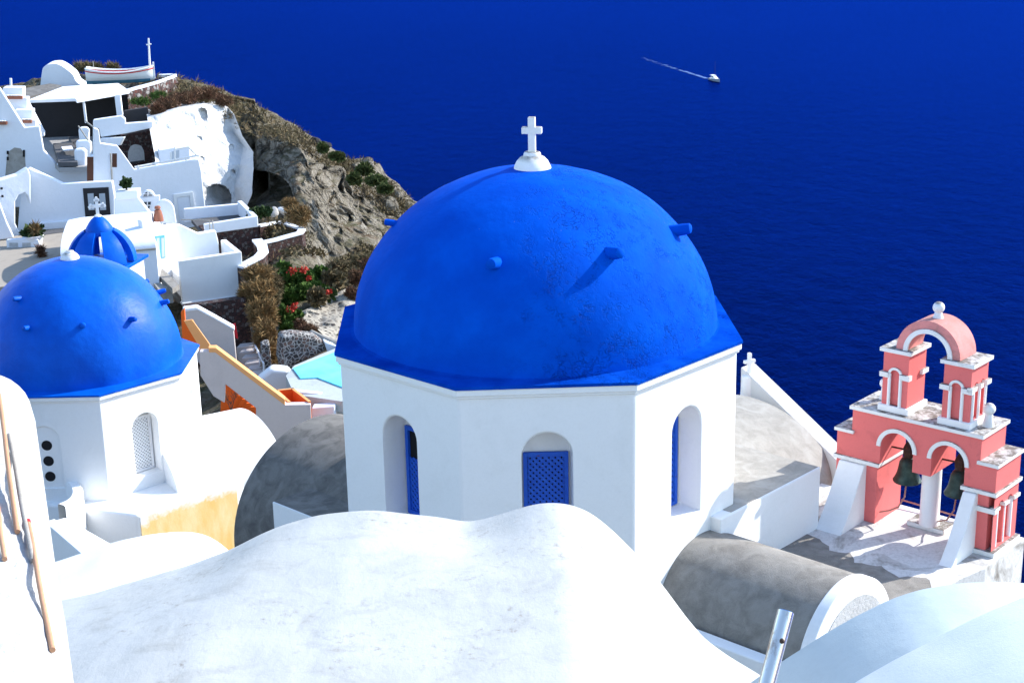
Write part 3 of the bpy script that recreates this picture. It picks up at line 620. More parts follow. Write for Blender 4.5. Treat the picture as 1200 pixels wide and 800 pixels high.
cane([(10, 512), (20, 560), (31, 625), (37, 660)], .011, 'thin grey rod standing in for a pole shadow between the peach canes', mat='concl', name='rod', group=None)  # grey rod laid in where a pole's shadow falls

# ================================================================== lower alley between near roof and second church
zc = -19.9
path = [(30, 549), (44, 551), (58, 553), (72, 557), (84, 563), (91, 571), (91, 579), (84, 586), (72, 591)]
pp = [atz(x, y, ZP + .62) for x, y in smooth_pts(resample(path, 3), 3)]
rows = []
for i, p in enumerate(pp):
    d = (pp[min(i + 1, len(pp) - 1)] - pp[max(i - 1, 0)]); d.z = 0; d.normalize(); nn = V((d.y, -d.x, 0)) * .17
    rows.append([p - nn - Z * 3, p - nn - Z * .06, p - nn * .7, p + nn * .7, p + nn - Z * .06, p + nn - Z * 3])
MB().grid(rows).build('curved_parapet', 'drum', label='low curved white parapet below the round holes of left church', cat='parapet', smooth=True)
a, b_ = at(58, 611, 39.6), at(128, 652, 36.6)
st = empty('alley_wall', a, 'white sloping stair wall with thin blue stripe beside the lower left wall', 'wall')
nn = V((-.75, -.66, 0)); MB().prism([a + V((0, 0, 0)), b_, b_ - Z * 4, a - Z * 4], V((.34, .30, 0))).build('wall', 'drum', st, bevel=.05)
a2, b2 = at(52, 611, 39.0), at(118, 668, 34.6); MB().prism([a2, b2, b2 - Z * 3, a2 - Z * 3], V((.22, .2, 0))).build('kerb', 'drum', st, bevel=.03)
a3, b3 = at(58, 618, 39.3), at(104, 645, 36.6); MB().tube([a3, b3], .035, 6).build('stripe', 'bluestripe', st)

# ================================================================== hillside (structure)
def at_sea(px, py): return atz(px, py, SEA_Z)
R1 = [(-80, 112, 135), (60, 88, 132), (90, 86, 130), (130, 88, 129), (185, 93, 124), (210, 95, 122), (235, 101, 121), (265, 113, 119), (300, 129, 117), (335, 149, 114.5), (352, 158, 113), (365, 166, 112.5), (382, 182, 112.5), (400, 191, 113), (420, 190, 114), (437, 194, 115), (445, 207, 115.3), (458, 218, 115.7), (470, 232, 116), (486, 244, 116.5), (515, 265, 117), (560, 305, 117), (620, 365, 117)]
R2 = [(-80, 150, 125), (60, 132, 122), (150, 132, 118), (185, 127, 114), (235, 130, 112.5), (270, 142, 111.5), (300, 165, 109.5), (325, 166, 107), (345, 172, 105.5), (365, 186, 106.3), (385, 203, 107.5), (405, 218, 108.8), (430, 235, 110), (450, 250, 111), (470, 258, 111.6), (486, 266, 112), (515, 292, 112), (560, 335, 111), (620, 395, 110)]
R3 = [(-80, 290, 104), (60, 290, 104), (150, 264, 104), (200, 257, 103), (250, 252, 102.5), (280, 248, 101.5), (310, 246, 100.3), (340, 254, 97.8), (352, 268, 97), (365, 282, 96.8), (385, 304, 97.2), (410, 296, 99.2), (430, 288, 101), (445, 292, 101.8), (470, 299, 102.8), (486, 305, 103.2), (515, 337, 103), (560, 377, 102), (620, 440, 100)]
R4 = [(-80, 380, 84), (150, 420, 81), (250, 420, 80), (300, 420, 79), (330, 408, 76), (360, 402, 75.5), (400, 393, 77), (440, 390, 78), (486, 395, 80), (560, 430, 80), (620, 490, 78)]
NC = 460
def row_px(R):
    out = []; 
    for j in range(NC):
        x = -80 + 700 * j / (NC - 1)
        for (x0, y0, d0), (x1, y1, d1) in zip(R, R[1:]):
            if x0 <= x <= x1 + 1e-6: f = (x - x0) / (x1 - x0); out.append(at(x, y0 + (y1 - y0) * f, d0 + (d1 - d0) * f)); break
    return out
def row_w(Y, x0, x1, z0, z1): return [V((x0 + (x1 - x0) * j / (NC - 1), Y, z0 + (z1 - z0) * j / (NC - 1))) for j in range(NC)]
r1, r2, r3, r4 = map(row_px, (R1, R2, R3, R4))
keys = [([p + V((2, 110, -60 - 40)) for p in r1], 3, 0), ([p + V((1, 40, -22)) for p in r1], 6, .4), ([p + V((0, 6, -.9)) for p in r1], 4, .5), (r1, 34, .75), (r2, 100, 1.0), (r3, 44, .5), (r4, 12, .3),
        (row_w(58, -42, 1, -24.5, -26), 6, .3), (row_w(32, -36, 6, -20, -21), 6, .3), (row_w(8, -30, 6, -14, -17), 4, .2), (row_w(-14, -26, 8, -5, -9), 1, 0)]
rows = []
for (A_, m, na), (B_, _, nb) in zip(keys, keys[1:]):
    for i in range(m):
        f = i / m; r = []
        for p, q in zip(A_, B_):
            w = p.lerp(q, f); am = na + (nb - na) * f
            a_ = noise.noise_vector(w * .16) * 1.1 + noise.noise_vector(w * .45) * .62 + noise.noise_vector(w * 1.25) * .26 + noise.noise_vector(w * 3.1) * .12
            rdg = abs(noise.noise(w * .34 + V((5, 5, 5)))); w0 = w; w = w + a_ * am * .7 + V((0, -1, .2)) * (max(0, .25 - rdg) * -2.6 * am)
            if am > .45 and w0.y > 80:
                vd = noise.voronoi(w0 * V((.5, .5, .42)) + a_ * .5)[0]; v2 = noise.voronoi(w0 * 1.4 + a_)[0]; v3 = noise.voronoi(w0 * 3.2)[0]
                rg = 1 - abs(noise.noise(w0 * V((.9, .9, .6)) + V((3, 1, 2)))) * 2.2
                w = w + V((.25, -1, .15)) * am * (min(.45, vd[1] - vd[0]) * 1.2 + min(.35, v2[1] - v2[0]) * .7 + min(.3, v3[1] - v3[0]) * .3 + rg * .25 - .7 - max(0, noise.noise(w0 * 1.1 + V((9, 9, 9))) - .28) * 2.2)
            x, y = proj(w); e = ((x - 305) / 34) ** 2 + ((y - 232) / 28) ** 2
            if na > .4 and e < 1.25 and y < 249 and w.y > 95: w = w + V((0, 6.0, -.3)) * min(1, (1.25 - e) * 2.6)
            if 165 < x < 300 and 112 < y < 262 and w.y > 95: w = w + V((0, 8, -.8)) * min(1, (x - 165) / 14, (300 - x) / 22, (262 - y) / 8, (y - 112) / 14)
            for hx, hy, hr, hd in ((372, 200, 9, 1.6), (391, 207, 13, 1.8), (384, 228, 8, 1.4), (405, 256, 6, 1.2), (352, 210, 5, 1.0), (418, 262, 5, 1.0), (437, 279, 12, 1.6), (395, 272, 6, 1.0), (420, 235, 5, .9)):
                e = ((x - hx) ** 2 + (y - hy) ** 2) / hr ** 2
                if e < 1 and w.y > 90: w = w + V((.2, 1, 0)) * hd * (1 - e) ** .7
            r.append(w)
        rows.append([r[0] + V((-60, 0, 8))] + r + [r[-1] + V((14, 4, -35)), V((r[-1].x + 34, r[-1].y + 8, SEA_Z - 3))])
MB().grid(rows).build('hillside', 'hill', kind='structure', smooth=False)
bpy.data.objects['hillside'].data.shade_smooth()
# sea
mb = MB(); mb.grid([[V((x, y, SEA_Z)) for x in (-16000, 0, 16000)] for y in (-400, 3000, 20000)]); mb.build('sea', 'sea', kind='structure')

# white limewashed rock face
def px_rows(keyrows, nc, subs):
    rr = []
    def rowof(R):
        xs = [i * (len(R) - 1) / (nc - 1) for i in range(nc)]; out = []
        for x in xs:
            i = min(int(x), len(R) - 2); f = x - i; out.append(at(*[R[i][q] + (R[i + 1][q] - R[i][q]) * f for q in range(3)]))
        return out
    K = [rowof(R) for R in keyrows]
    for A_, B_ in zip(K, K[1:]): rr += [[p.lerp(q, i / subs) for p, q in zip(A_, B_)] for i in range(subs)]
    return rr + [K[-1]]
wr = px_rows([[(170, 128, 114), (205, 121, 116.5), (240, 117, 118), (262, 119, 119), (268, 126, 119)],
              [(172, 137, 107.6), (205, 127, 109.2), (236, 121, 111), (265, 124, 113.5), (274, 134, 112)],
              [(176, 158, 105.4), (205, 155, 107.2), (240, 153, 109.4), (272, 153, 111.8), (283, 158, 110)],
              [(180, 178, 103.8), (210, 176, 105.6), (250, 174, 108), (284, 170, 110.4), (295, 176, 108)],
              [(183, 203, 102.6), (212, 201, 104.2), (250, 198, 106.4), (279, 190, 108.4), (296, 196, 106)],
              [(186, 228, 102), (215, 226, 103.4), (250, 222, 105.2), (273, 216, 107), (294, 224, 104.6)],
              [(188, 256, 101.6), (215, 254, 102.8), (250, 252, 104.4), (277, 250, 105.8), (284, 250, 104)]], 90, 16)
for r in wr:
    for j, p in enumerate(r):
        x, y = proj(p); e = noise.noise(p * .5) * .4 + noise.noise(p * 1.4) * .2 + noise.noise(p * 3.4) * .07 + .5; q = p + V((.3, -1, 0)) * e
        for hx, hy, hrx, hry, hd in ((235, 134, 7, 9, .9), (269, 173, 4, 5, .5), (271, 201, 3.5, 3.5, .5), (261, 136, 3, 4, .5), (232, 162, 4, 4, .3), (253, 232, 17, 17, 3.2), (234, 186, 4, 5, .3)):
            d = ((x - hx) / hrx) ** 2 + ((y - hy) / hry) ** 2
            if d < 1: q = q + V((0, 1, 0)) * hd * min(1, (1 - d) * 2.2)
        r[j] = q
MB().grid(wr).build('painted_rock', 'whiterock', label='bulging whitewashed rock face beside the bare brown cliff', cat='rock face', smooth=True)

# ================================================================== houses on the far slope
H = []
def house(name, px, py, Y, label, cat='house'): return empty(name, at(px, py, Y), label, cat)
def slab(parent, name, mat, plane, pts, thick, off=0., bevel=.06, **kw): return plane.pan(MB(), pts, thick, off).build(name, mat, parent, bevel=bevel, **kw)

# 1. upper left house with stepped side
h = house('house', 40, 230, 104, 'white house at the upper left edge with sloping stair parapet and arched niche')
P = Plane(40, 200, 104, 6)
mb = MB()
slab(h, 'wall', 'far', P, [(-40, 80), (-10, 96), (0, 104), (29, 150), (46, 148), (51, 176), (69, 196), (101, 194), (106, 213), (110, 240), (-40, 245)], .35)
slab(h, 'arch_recess', 'concl', P, [(6, 208), (8, 185), (11, 177), (17, 173), (24, 174), (29, 180), (31, 208)], .02, .01, 0)
for q in ((9, 179), (9, 186), (28, 178), (28, 182)): slab(h, 'wall_lamp', 'blackbit', P, rect(q[0] - 1.2, q[1] - 2, q[0] + 1.2, q[1] + 2), .05, .06, 0)
P2 = Plane(40, 140, 107.5, 6)
slab(h, 'stair_wall', 'far', P2, [(27, 112), (34, 121), (52, 155), (52, 160), (48, 161), (40, 150), (24, 118)], .4)
for i, (x0, x1, y0, y1, d) in enumerate(((3, 27, 103, 113, 107.2), (8, 32, 115, 128, 106.4), (17, 38, 129, 140, 105.6), (24, 42, 141, 149, 104.9))):
    Pp = Plane(20, y0, d, 6); slab(h, 'stair_step', 'far', Pp, rect(x0, y0, x1, y1 + 8), 1.0)
for (x0, x1, y, d) in ((7, 26, 114, 106.0), (26, 37, 142, 104.7), (-4, 8, 144, 103.6)):
    Pp = Plane(20, y, d, 6); t_ = empty('flower_trough', Pp(x0, y + 2), {114: 'upper terracotta flower trough on the stepped white stair', 142: 'lower terracotta flower trough over blue patch on the white stair', 144: 'terracotta trough on the wall at far left picture edge'}[y], 'trough', 'flower troughs on the upper left house')
    slab(t_, 'box', 'terra', Pp, rect(x0, y - 1, x1, y + 2.5), .3, 0, .02)
    mb = MB()
    for _ in range(30): p = Pp(random.uniform(x0, x1), y - 1.2, -random.uniform(0, .3)); mb.lathe([(.0, 0), (.07, .05), (.0, .11)], p, 5)
    mb.build('blooms', 'white', t_)
MB().tube([at(13, 104, 110), at(12.5, 92, 110)], .09, 8).build('flue_pipe', 'far', h)
# dark covered terrace and its canopy
h = house('house', 80, 190, 112, 'open dark terrace room under a white slab canopy above the cave house')
P = Plane(90, 150, 115, 8)
slab(h, 'back_wall', 'dark', P, [(30, 118), (150, 108), (150, 160), (110, 175), (45, 190)], .3, 0, 0)  # dark paint on the back wall stands in for the room's deep shade
za = at(90, 119, 109).z
cpts = [atz(33, 121, za), atz(88, 119, za), atz(90, 121, za), atz(152, 110, za), atz(139, 101, za), atz(74, 105, za)]
MB().prism(cpts, Z * .22).build('canopy', 'far', h, bevel=.03)
zf = at(70, 190, 104.6).z
MB().prism([atz(45, 160, zf), atz(52, 178, zf), atz(69, 197, zf), atz(104, 195, zf), atz(110, 160, zf)], Z * -.3).build('patio_floor', 'floor', h)
for a_, b_ in (((98, 119, 109), (101, 144, 109)),): MB().tube([at(*a_), at(*b_)], .09, 8).build('post', 'far', h)
Pp = Plane(140, 120, 109, 8); slab(h, 'pillar', 'far', Pp, [(134, 112), (141, 111), (144, 136), (137, 138)], .5)
for (x0, y0, x1, y1) in ((62, 168, 88, 190), (80, 160, 102, 170)):
    z_ = zf + .35; MB().prism([atz(x0, y0, z_), atz(x1, y0 - 1, z_), atz(x1 + 3, y1, z_), atz(x0 + 6, y1, z_)], Z * -.3).build('low_seat', 'slate', h, bevel=.04)
MB().prism([atz(72, 172, zf + .72), atz(84, 171, zf + .72), atz(86, 175, zf + .72), atz(74, 176, zf + .72)], Z * -.06).build('table_top', 'far', h)
MB().tube([atz(79, 173.5, zf + .7), atz(79, 173.5, zf)], .06, 8).build('table_leg', 'far', h)
Pp = Plane(80, 190, 103.6, 3); slab(h, 'front_rail', 'far', Pp, [(66, 192), (101, 188), (102, 191), (68, 196)], .2)
# grey roof and smooth white chimney mass behind
P = Plane(45, 105, 121, 4); zr = at(45, 110, 116).z
g = house('flat_roof', 45, 112, 116, 'flat dark grey roof behind the white slab canopy', 'roof')
MB().prism([atz(26, 104, zr), atz(32, 114, zr), atz(72, 105, zr), atz(72, 100, zr), atz(58, 98, zr)], Z * -.8).build('roof_slab', 'concd', g)
P = Plane(60, 95, 122, 5)
mb = MB(); P.pan(mb, smooth_pts(resample([(47, 104), (48, 92), (50, 79), (56, 75.5), (66, 74.5), (72, 77), (79, 82), (86, 88), (89, 96), (97, 101), (104, 104)], 2.5), 1), 2.2); mb.build('white_rock', 'far', label='rounded white plastered mass on top of ridge beside the boat', cat='plastered rock', bevel=.22, seg=3)

# middle parapet, dark box and lava house with arch
h = house('house', 150, 200, 104, 'house built of dark lava stone with arched doorway under a white parapet')
P = Plane(160, 175, 107, 14)
mb = MB(); O = P(140, 196)
slab(h, 'stone_wall', 'lava', P, [(133, 172), (142, 159), (182, 152), (185, 165), (188, 172), (187, 190), (160, 196), (146, 196)], .5, 0, 0)
slab(h, 'arch_door', 'stucco', P, smooth_pts(resample([(150, 190), (150, 178), (153, 171), (159, 169), (166, 171), (169, 178), (169.5, 189)], 2), 1), .02, .015, 0)
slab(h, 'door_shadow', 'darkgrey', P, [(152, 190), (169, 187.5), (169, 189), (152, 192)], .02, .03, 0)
Pp = Plane(140, 155, 105.4, 10); slab(h, 'parapet', 'far', Pp, [(116, 151), (109, 150), (109, 141), (118, 139.5), (142.6, 136), (147, 140), (147, 145), (179, 142.5), (179, 150), (147, 157), (118, 161)], .5)
slab(h, 'charcoal_wall', 'darkgrey', Plane(160, 135, 110, 8), [(145, 130), (173, 126), (175, 142), (145, 145)], .4)
slab(h, 'gable', 'far', Plane(130, 165, 104.9, -20), [(117, 162), (145, 161), (140, 171), (118, 170)], .3)
for a_, b_ in (((100, 142), (109, 149)), ((92, 148), (103, 164)), ((92, 166), (101, 180))): MB().tube([at(*a_, 105), at(*b_, 103.5)], .05, 6).build('handrail', 'concl', h)
for i, q in enumerate([(91, 150, 104, 165, 105.2), (88, 165, 107, 184, 104.2), (86, 175, 101, 196, 103.2)]): slab(h, 'stair_block', 'far', Plane(q[0], q[1], q[4], 5), [(q[0], q[1]), (q[2] - 2, q[1] - 1), (q[2], q[1] + 3), (q[2], q[3] + 4), (q[0] + 2, q[3] + 4)], .6, bevel=.2)
# cave house: long pale front
h = house('house', 190, 262, 100, 'long pale white house front with roof railing below the dark lava stone house')
P = Plane(190, 220, 100.5, 22)
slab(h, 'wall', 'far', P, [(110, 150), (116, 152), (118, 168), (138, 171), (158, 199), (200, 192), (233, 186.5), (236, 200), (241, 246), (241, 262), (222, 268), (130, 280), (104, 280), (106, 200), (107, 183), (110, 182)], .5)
slab(h, 'door', 'brown', P, rect(102, 184, 109.5, 214), .05, .03, 0)
slab(h, 'window', 'brown', P, rect(131.5, 180, 137, 196), .03, .02, 0); slab(h, 'window_shutter', 'far', P, rect(128, 181, 131, 199), .06, .05, 0)
MB().tube([P(129.5, 180, .06), P(131.5, 214, .06)], .05, 6).build('drain_pipe', 'concl', h)
dfm = slab(h, 'door_frame', 'white', P, [(203, 228), (226, 225), (231, 260), (225, 261), (222.5, 229.5), (207, 231.5), (211, 265), (207, 266)], .12, .10, .01)
slab(h, 'door', 'far', P, [(207.5, 232), (222, 230), (225, 261), (211, 264)], .03, .04, 0)
for a_, b_ in (((158, 196), (233, 182)), ((200, 188), (200, 178)), ((205, 187), (205, 172)), ((233, 184), (221, 172)), ((221, 172), (204, 175)), ((162, 198), (162, 194)), ((182, 194), (182, 190)), ((218, 188), (218, 184))):
    MB().tube([P(*a_, -.1), P(*b_, -.1)], .07, 6).build('railing_bar', 'white', h)
slab(h, 'roof_cabin', 'far', Plane(205, 180, 103.5, 20), [(186, 176), (222, 170), (223, 187), (187, 195)], .6)
slab(h, 'cabin_window', 'paleglass', Plane(205, 180, 103.5, 20), [(200, 178), (210, 176), (210, 188), (200, 190)], .03, .02, 0)
# front house with black double door and white pier
h = house('house', 90, 268, 98, 'white house with black double door and arched pier at far left')
P = Plane(90, 235, 98, 2)
slab(h, 'wall', 'far', P, [(33, 197), (73, 215.5), (131, 212.5), (134, 230), (134, 262), (98, 270), (60, 276), (20, 280), (25, 205)], .5)
d_ = slab(h, 'double_door', 'dark', P, [(97, 221), (127, 219.5), (129.5, 254), (100, 255)], .10, .06, .01)
for x in (102.5, 116): slab(d_, 'glass_panel', 'paleglass', P, [(x, 227), (x + 7, 226.5), (x + 8.5, 246), (x + 1.5, 246.5)], .02, .075, 0)
slab(h, 'planter_ledge', 'far', P, [(34, 262), (95, 258), (97, 266), (38, 271)], .3, .25)
Pp = Plane(25, 240, 96.6, 30)
slab(h, 'pier', 'far', Pp, [(-20, 214), (0, 211), (20, 205), (33, 197), (36, 206), (36, 240), (33, 230), (29, 226), (22, 229), (18, 236), (18, 262), (25, 276), (22, 280), (6, 283), (0, 240), (-20, 235)], .7, bevel=.12, seg=3)
for q in ((2, 221), (3, 230)): slab(h, 'wall_lamp', 'blackbit', Plane(25, 240, 96.6, 30), rect(q[0] - 1.2, q[1] - 1.2, q[0] + 1.2, q[1] + 1.2), .06, .07, 0)
slab(h, 'side_buttress', 'far', Plane(5, 260, 94, 20), [(-20, 236), (0, 238), (9, 262), (17, 279), (-2, 282), (-20, 284)], .8, bevel=.1)
# plaza with low wall, planters
zp = at(40, 285, 93).z
g = MB().prism([atz(-20, 282, zp), atz(75, 268, zp), atz(66, 330, zp), atz(-40, 340, zp)], Z * -.5).build('plaza', 'beige', kind='structure')
MB().prism([atz(36, 272, zp + .004 + .02), atz(90, 266, zp + .024), atz(90, 270, zp + .024), atz(36, 277, zp + .024)], Z * -.02).build('pavement_strip', 'slate', kind='structure')
h = house('low_wall', 25, 288, 92, 'low white bench wall with dark openings on the left plaza', 'wall')
P = Plane(25, 285, 92, 2); slab(h, 'wall', 'far', P, [(7, 281), (36, 279), (45, 281), (47, 290), (20, 296), (8, 294)], .35)
for x in (11, 26): slab(h, 'opening', 'stucco', P, rect(x, 284.5, x + 10, 289.5), .02, .015, 0)
def tuft(mb, c, rx, ry, rz, n, size, thin=False, up=.5, out=1.2):
    for _ in range(n):
        while True:
            d = V((random.uniform(-1, 1), random.uniform(-1, 1), random.uniform(-1, 1)))
            if .3 < d.length < 1: break
        lump = .70 + .45 * noise.noise(V((d.x * 2.1 + c.x, d.y * 2.1 + c.z, d.z * 2.1))) + .15 * noise.noise(V((d.x * 6 + c.x, d.y * 6 + c.z, d.z * 6)))
        p = c + V((d.x * rx, d.y * ry, d.z * rz)) * lump
        o = (V((random.gauss(0, 1), random.gauss(0, 1), random.gauss(0, 1))) + d * out + Z * up).normalized(); s_ = size * random.uniform(.5, 1.5); w = o.orthogonal().normalized(); w = (Matrix.Rotation(random.uniform(0, 6.28), 3, o) @ w) * s_ * (.10 if thin else .34)
        mb.add([p - w * .6, p + w * .6, p + o * s_ * .6 + w, p + o * s_, p + o * s_ * .6 - w] if not thin else [p - w, p + w, p + o * s_], [(0, 1, 2, 3, 4)] if not thin else [(0, 1, 2)])
    return mb
def bush(name, label, blobs, mat, n=900, size=.2, thin=False, group=None, cat='bush', flowers=None, parts=True):
    blobs = [(q[0], q[1], q[2] * .968, q[3], q[4]) for q in blobs]; c0 = at(*blobs[0][:3]); mb = MB()
    for (px, py, Y, rx, ry) in blobs:
        k_ = Y / FPX * 1.05; tuft(mb, at(px, py, Y), rx * k_, max(rx, ry) * k_ * .8, ry * k_, int(n * (1.7 if thin else 1)), size * (.62 if thin else 1), thin, .5, .5 if thin else 1.0)
    if not flowers: return mb.build(name, mat, label=label, cat=cat, group=group)
    flowers = [(q[0], q[1], q[2] * .955, *q[3:]) for q in flowers]; r = empty(name, c0, label, cat, group); mb.build('foliage', mat, r); 
    for (px, py, Y, rx, ry, m) in flowers:
        k_ = Y / FPX; tuft(MB(), at(px, py, Y), rx * 1.5 * k_, rx * 1.3 * k_, ry * 1.3 * k_, m, .12).build('flower_cluster', 'flower', r)
    return r
pl_ = empty('planter', atz(40, 286, zp), 'white planter bowl with green succulents on the left plaza', 'planter')
MB().lathe([(.45, 0), (.62, .55), (.66, .6), (.55, .6), (.5, .5), (0, .5)], atz(40, 287, zp), 18).build('bowl', 'far', pl_, smooth=True)
tuft(MB(), atz(40, 287, zp) + Z * .75, .75, .6, .4, 350, .28).build('foliage', 'leafd', pl_)
bush('dead_plant', 'dry brown plant tuft beside the white planter bowl', [(48, 296, 92.5, 5, 8)], 'rust', 260, .5, True)
bush('bare_shrub', 'thin bare pinkish twigs standing above the plaza planter', [(41, 268, 92, 6, 8)], 'dry', 150, .5, True)
# big barrel roof behind the little blue cupola
h = house('house', 130, 309, 86, 'white barrel vaulted house behind the small blue cupola')
L0, R0 = at(71, 301, 84), at(183, 291, 84.8); L1, R1_ = at(80, 258, 88.4), at(175, 250, 89.2); rows = []
for i in range(15):
    th = math.pi * .5 * i / 14; r = []
    for q in range(13):
        f = q / 12; a_ = L0.lerp(R0, f); b_ = L1.lerp(R1_, f); d = b_ - a_; r.append(V((a_.x + d.x * (1 - math.cos(th)), a_.y + d.y * (1 - math.cos(th)), a_.z + d.z * math.sin(th))))
    rows.append(r)
rows = [[p - Z * 3.5 for p in rows[0]]] + rows + [[p + V((0, 3, -.5)) for p in rows[-1]], [p + V((0, 4, -4)) for p in rows[-1]]]
mb = MB().grid(rows); mb.add([r[0] for r in rows], [tuple(range(len(rows)))]); mb.add([r[-1] for r in rows], [tuple(range(len(rows)))]); mb.build('vault', 'far', h, smooth=True)
MB().tube([L0 + V((0, -.05, 0)), R0 + V((0, -.05, 0))], .06, 6).build('drip_edge', 'concl', h)
# stair parapets and little arches between
h = house('stair_parapet', 150, 255, 93, 'stepped white parapets with tiny fan windows and planter below the long house', 'parapet')
P = Plane(150, 245, 93, 8)
slab(h, 'wall', 'far', P, [(134, 233), (162, 232), (176, 250), (181, 256), (183, 258), (134, 256)], .5)
slab(h, 'planter', 'white', Plane(148, 230, 92.6, 0), [(134.5, 225), (161, 223), (162, 233), (135, 235)], .9)
P3 = Plane(175, 240, 94.5, 6)
slab(h, 'window_wall', 'far', P3, [(163, 232), (187, 229), (187, 251), (168, 251)], .3); 
slab(h, 'arch_head', 'far', P3, smooth_pts(resample([(166, 231), (167, 226), (172, 222.5), (178, 224), (182, 230)], 2), 1), .3, .02)
for pts in ([(168, 230), (170, 226), (173, 225), (177, 227), (178.5, 229.5)], [(168, 237), (177, 236.5), (176, 242), (173, 246), (169.5, 242)]):
    w_ = slab(h, 'fan_window', 'glass', P3, pts, .02, .05, 0)
    xs = [p[0] for p in pts]; ys = [p[1] for p in pts]; cx = sum(xs) / len(xs); MB().tube([P3(cx, min(ys), .06), P3(cx, max(ys), .06)], .03, 5).build('glazing_bar', 'white', w_); MB().tube([P3(min(xs), sum(ys) / len(ys), .06), P3(max(xs), sum(ys) / len(ys), .06)], .03, 5).build('glazing_bar', 'white', w_)
P4 = Plane(195, 245, 92, 12)
slab(h, 'arch_parapet', 'far', P4, smooth_pts(resample([(182, 262), (183, 240), (188, 235), (194, 234), (200, 237), (204, 243), (207, 262)], 2), 1) , .35)
tr = empty('potted_tree', at(148, 224, 93), 'small round dark green tree in the white planter box', 'tree')
MB().tube([at(149, 226, 93), at(148.4, 222, 93), at(148, 217, 93)], [.07, .06, .05], 6).build('trunk', 'bark', tr)
tuft(MB(), at(148, 215, 93), .36, .36, .34, 420, .17).build('crown', 'leafd', tr)
ch = empty('chimney', at(186, 260, 90), 'terracotta clay chimney pot on the white stair wall', 'chimney')
MB().lathe([(.30, 0), (.27, .3), (.20, .62), (.17, .66), (.10, .66), (.10, .5)], at(186, 259, 90), 14).build('pot', 'terra', ch, smooth=True)
MB().lathe([(.15, 0), (.19, .04), (.15, .16), (.0, .2)], at(186, 259, 90) + Z * .72, 12).build('cowl', 'terra', ch, smooth=True)
# block with teal window and open terrace
h = house('house', 240, 350, 86, 'white cube house with open walled roof terrace and teal window')
P = Plane(245, 320, 86, 24)
front = [(209, 306), (283, 295), (287, 348), (214, 357)]
slab(h, 'front_wall', 'drum', P, front, .35, bevel=.04)
fr = P.poly(front); bb = V((-math.sin(rad(24)), math.cos(rad(24)), 0)); bk = at(255, 283, 88.8); dpt = 3.1
MB().box(fr[1] + bb * .352 - Z * 2.2, -P.t * .32, bb * dpt, Z * 2.2).build('side_wall', 'drum', h, bevel=.03)
MB().box(fr[0] + bb * .352 - Z * 2.2 + P.t * .1, P.t * ((fr[1] - fr[0]).length - .42), bb * dpt, Z * 1.15).build('terrace_floor', 'drum', h)
Pb = Plane(230, 275, 88.9, 24); slab(h, 'back_wall', 'drum', Pb, [(196, 264), (206, 263.5), (212, 264), (233, 274), (253, 270.5), (256, 283), (259, 320), (200, 330)], .5, bevel=.05)
slab(h, 'sill_band', 'white', P, [(213, 355), (288, 346), (288, 349), (214, 359)], .5, .12)
slab(h, 'bracket', 'white', P, [(222, 358), (229, 357), (226, 363)], .1, .05, 0)
Pw = Plane(190, 300, 87.2, 48); slab(h, 'window_wall', 'far', Pw, [(165, 258), (182, 262), (207, 266), (210, 300), (214, 357), (200, 345), (188, 330), (178, 318)], .4)
wn = slab(h, 'window', 'teal', Pw, [(182, 277), (193, 275.5), (194, 302), (184, 303)], .05, .05, .01)
for x in (183.5, 189): slab(wn, 'pane', 'paleglass', Pw, [(x, 279), (x + 3.4, 278.6), (x + 4, 301), (x + .8, 301.5)], .01, .056, 0)
zz = at(190, 320, 86).z; MB().prism([atz(171, 308, zz), atz(181, 306, zz), atz(210, 333, zz), atz(202, 338, zz)], Z * -.3).build('concrete_ledge', 'conc', h); MB().prism([atz(174, 313, zz - .25), atz(184, 330, zz - .25), atz(202, 338, zz - .25), atz(186, 340, zz - .25), atz(170, 318, zz - .25)], Z * -.8).build('lower_ledge', 'concl', h)
# small pole railing on the block
for a_, b_ in (((212, 257.5), (232, 257.5)), ((232, 257), (247, 259)), ((245, 258), (246, 269)), ((249, 258), (250, 269))): MB().tube([at(*a_, 90.5), at(*b_, 90.5)], .035, 5).build('railing_bar', 'concl', h)
# open planter terrace
h = house('terrace_box', 270, 272, 94, 'white walled terrace box below the whitewashed rock cave', 'terrace')
P = Plane(270, 262, 92.5, 20)
slab(h, 'front_wall', 'far', P, [(239, 263), (302, 253), (303, 266), (241, 275)], .3)
f0 = P.poly([(239, 263), (302, 253)]); wl = (f0[1] - f0[0]).length; bb = P.b
MB().box(f0[1] + bb * .302 - Z * .9, -P.t * .3, bb * 4.6, Z * .9).build('side_wall', 'far', h, bevel=.04)
MB().box(f0[0] + bb * 4.9 - Z * .9 - P.t * .4, P.t * (wl + .4), bb * .3, Z * .9).build('back_wall', 'far', h, bevel=.04)
MB().box(f0[0] + bb * .302 - Z * .9, P.t * (wl - .31), bb * 4.59, Z * .22).build('dark_floor', 'slate', h)
slab(h, 'stone_base', 'lava', P, [(241, 274), (302.5, 265.5), (304, 285), (290, 300), (255, 305), (241, 300)], 2.5, -.15, 0)
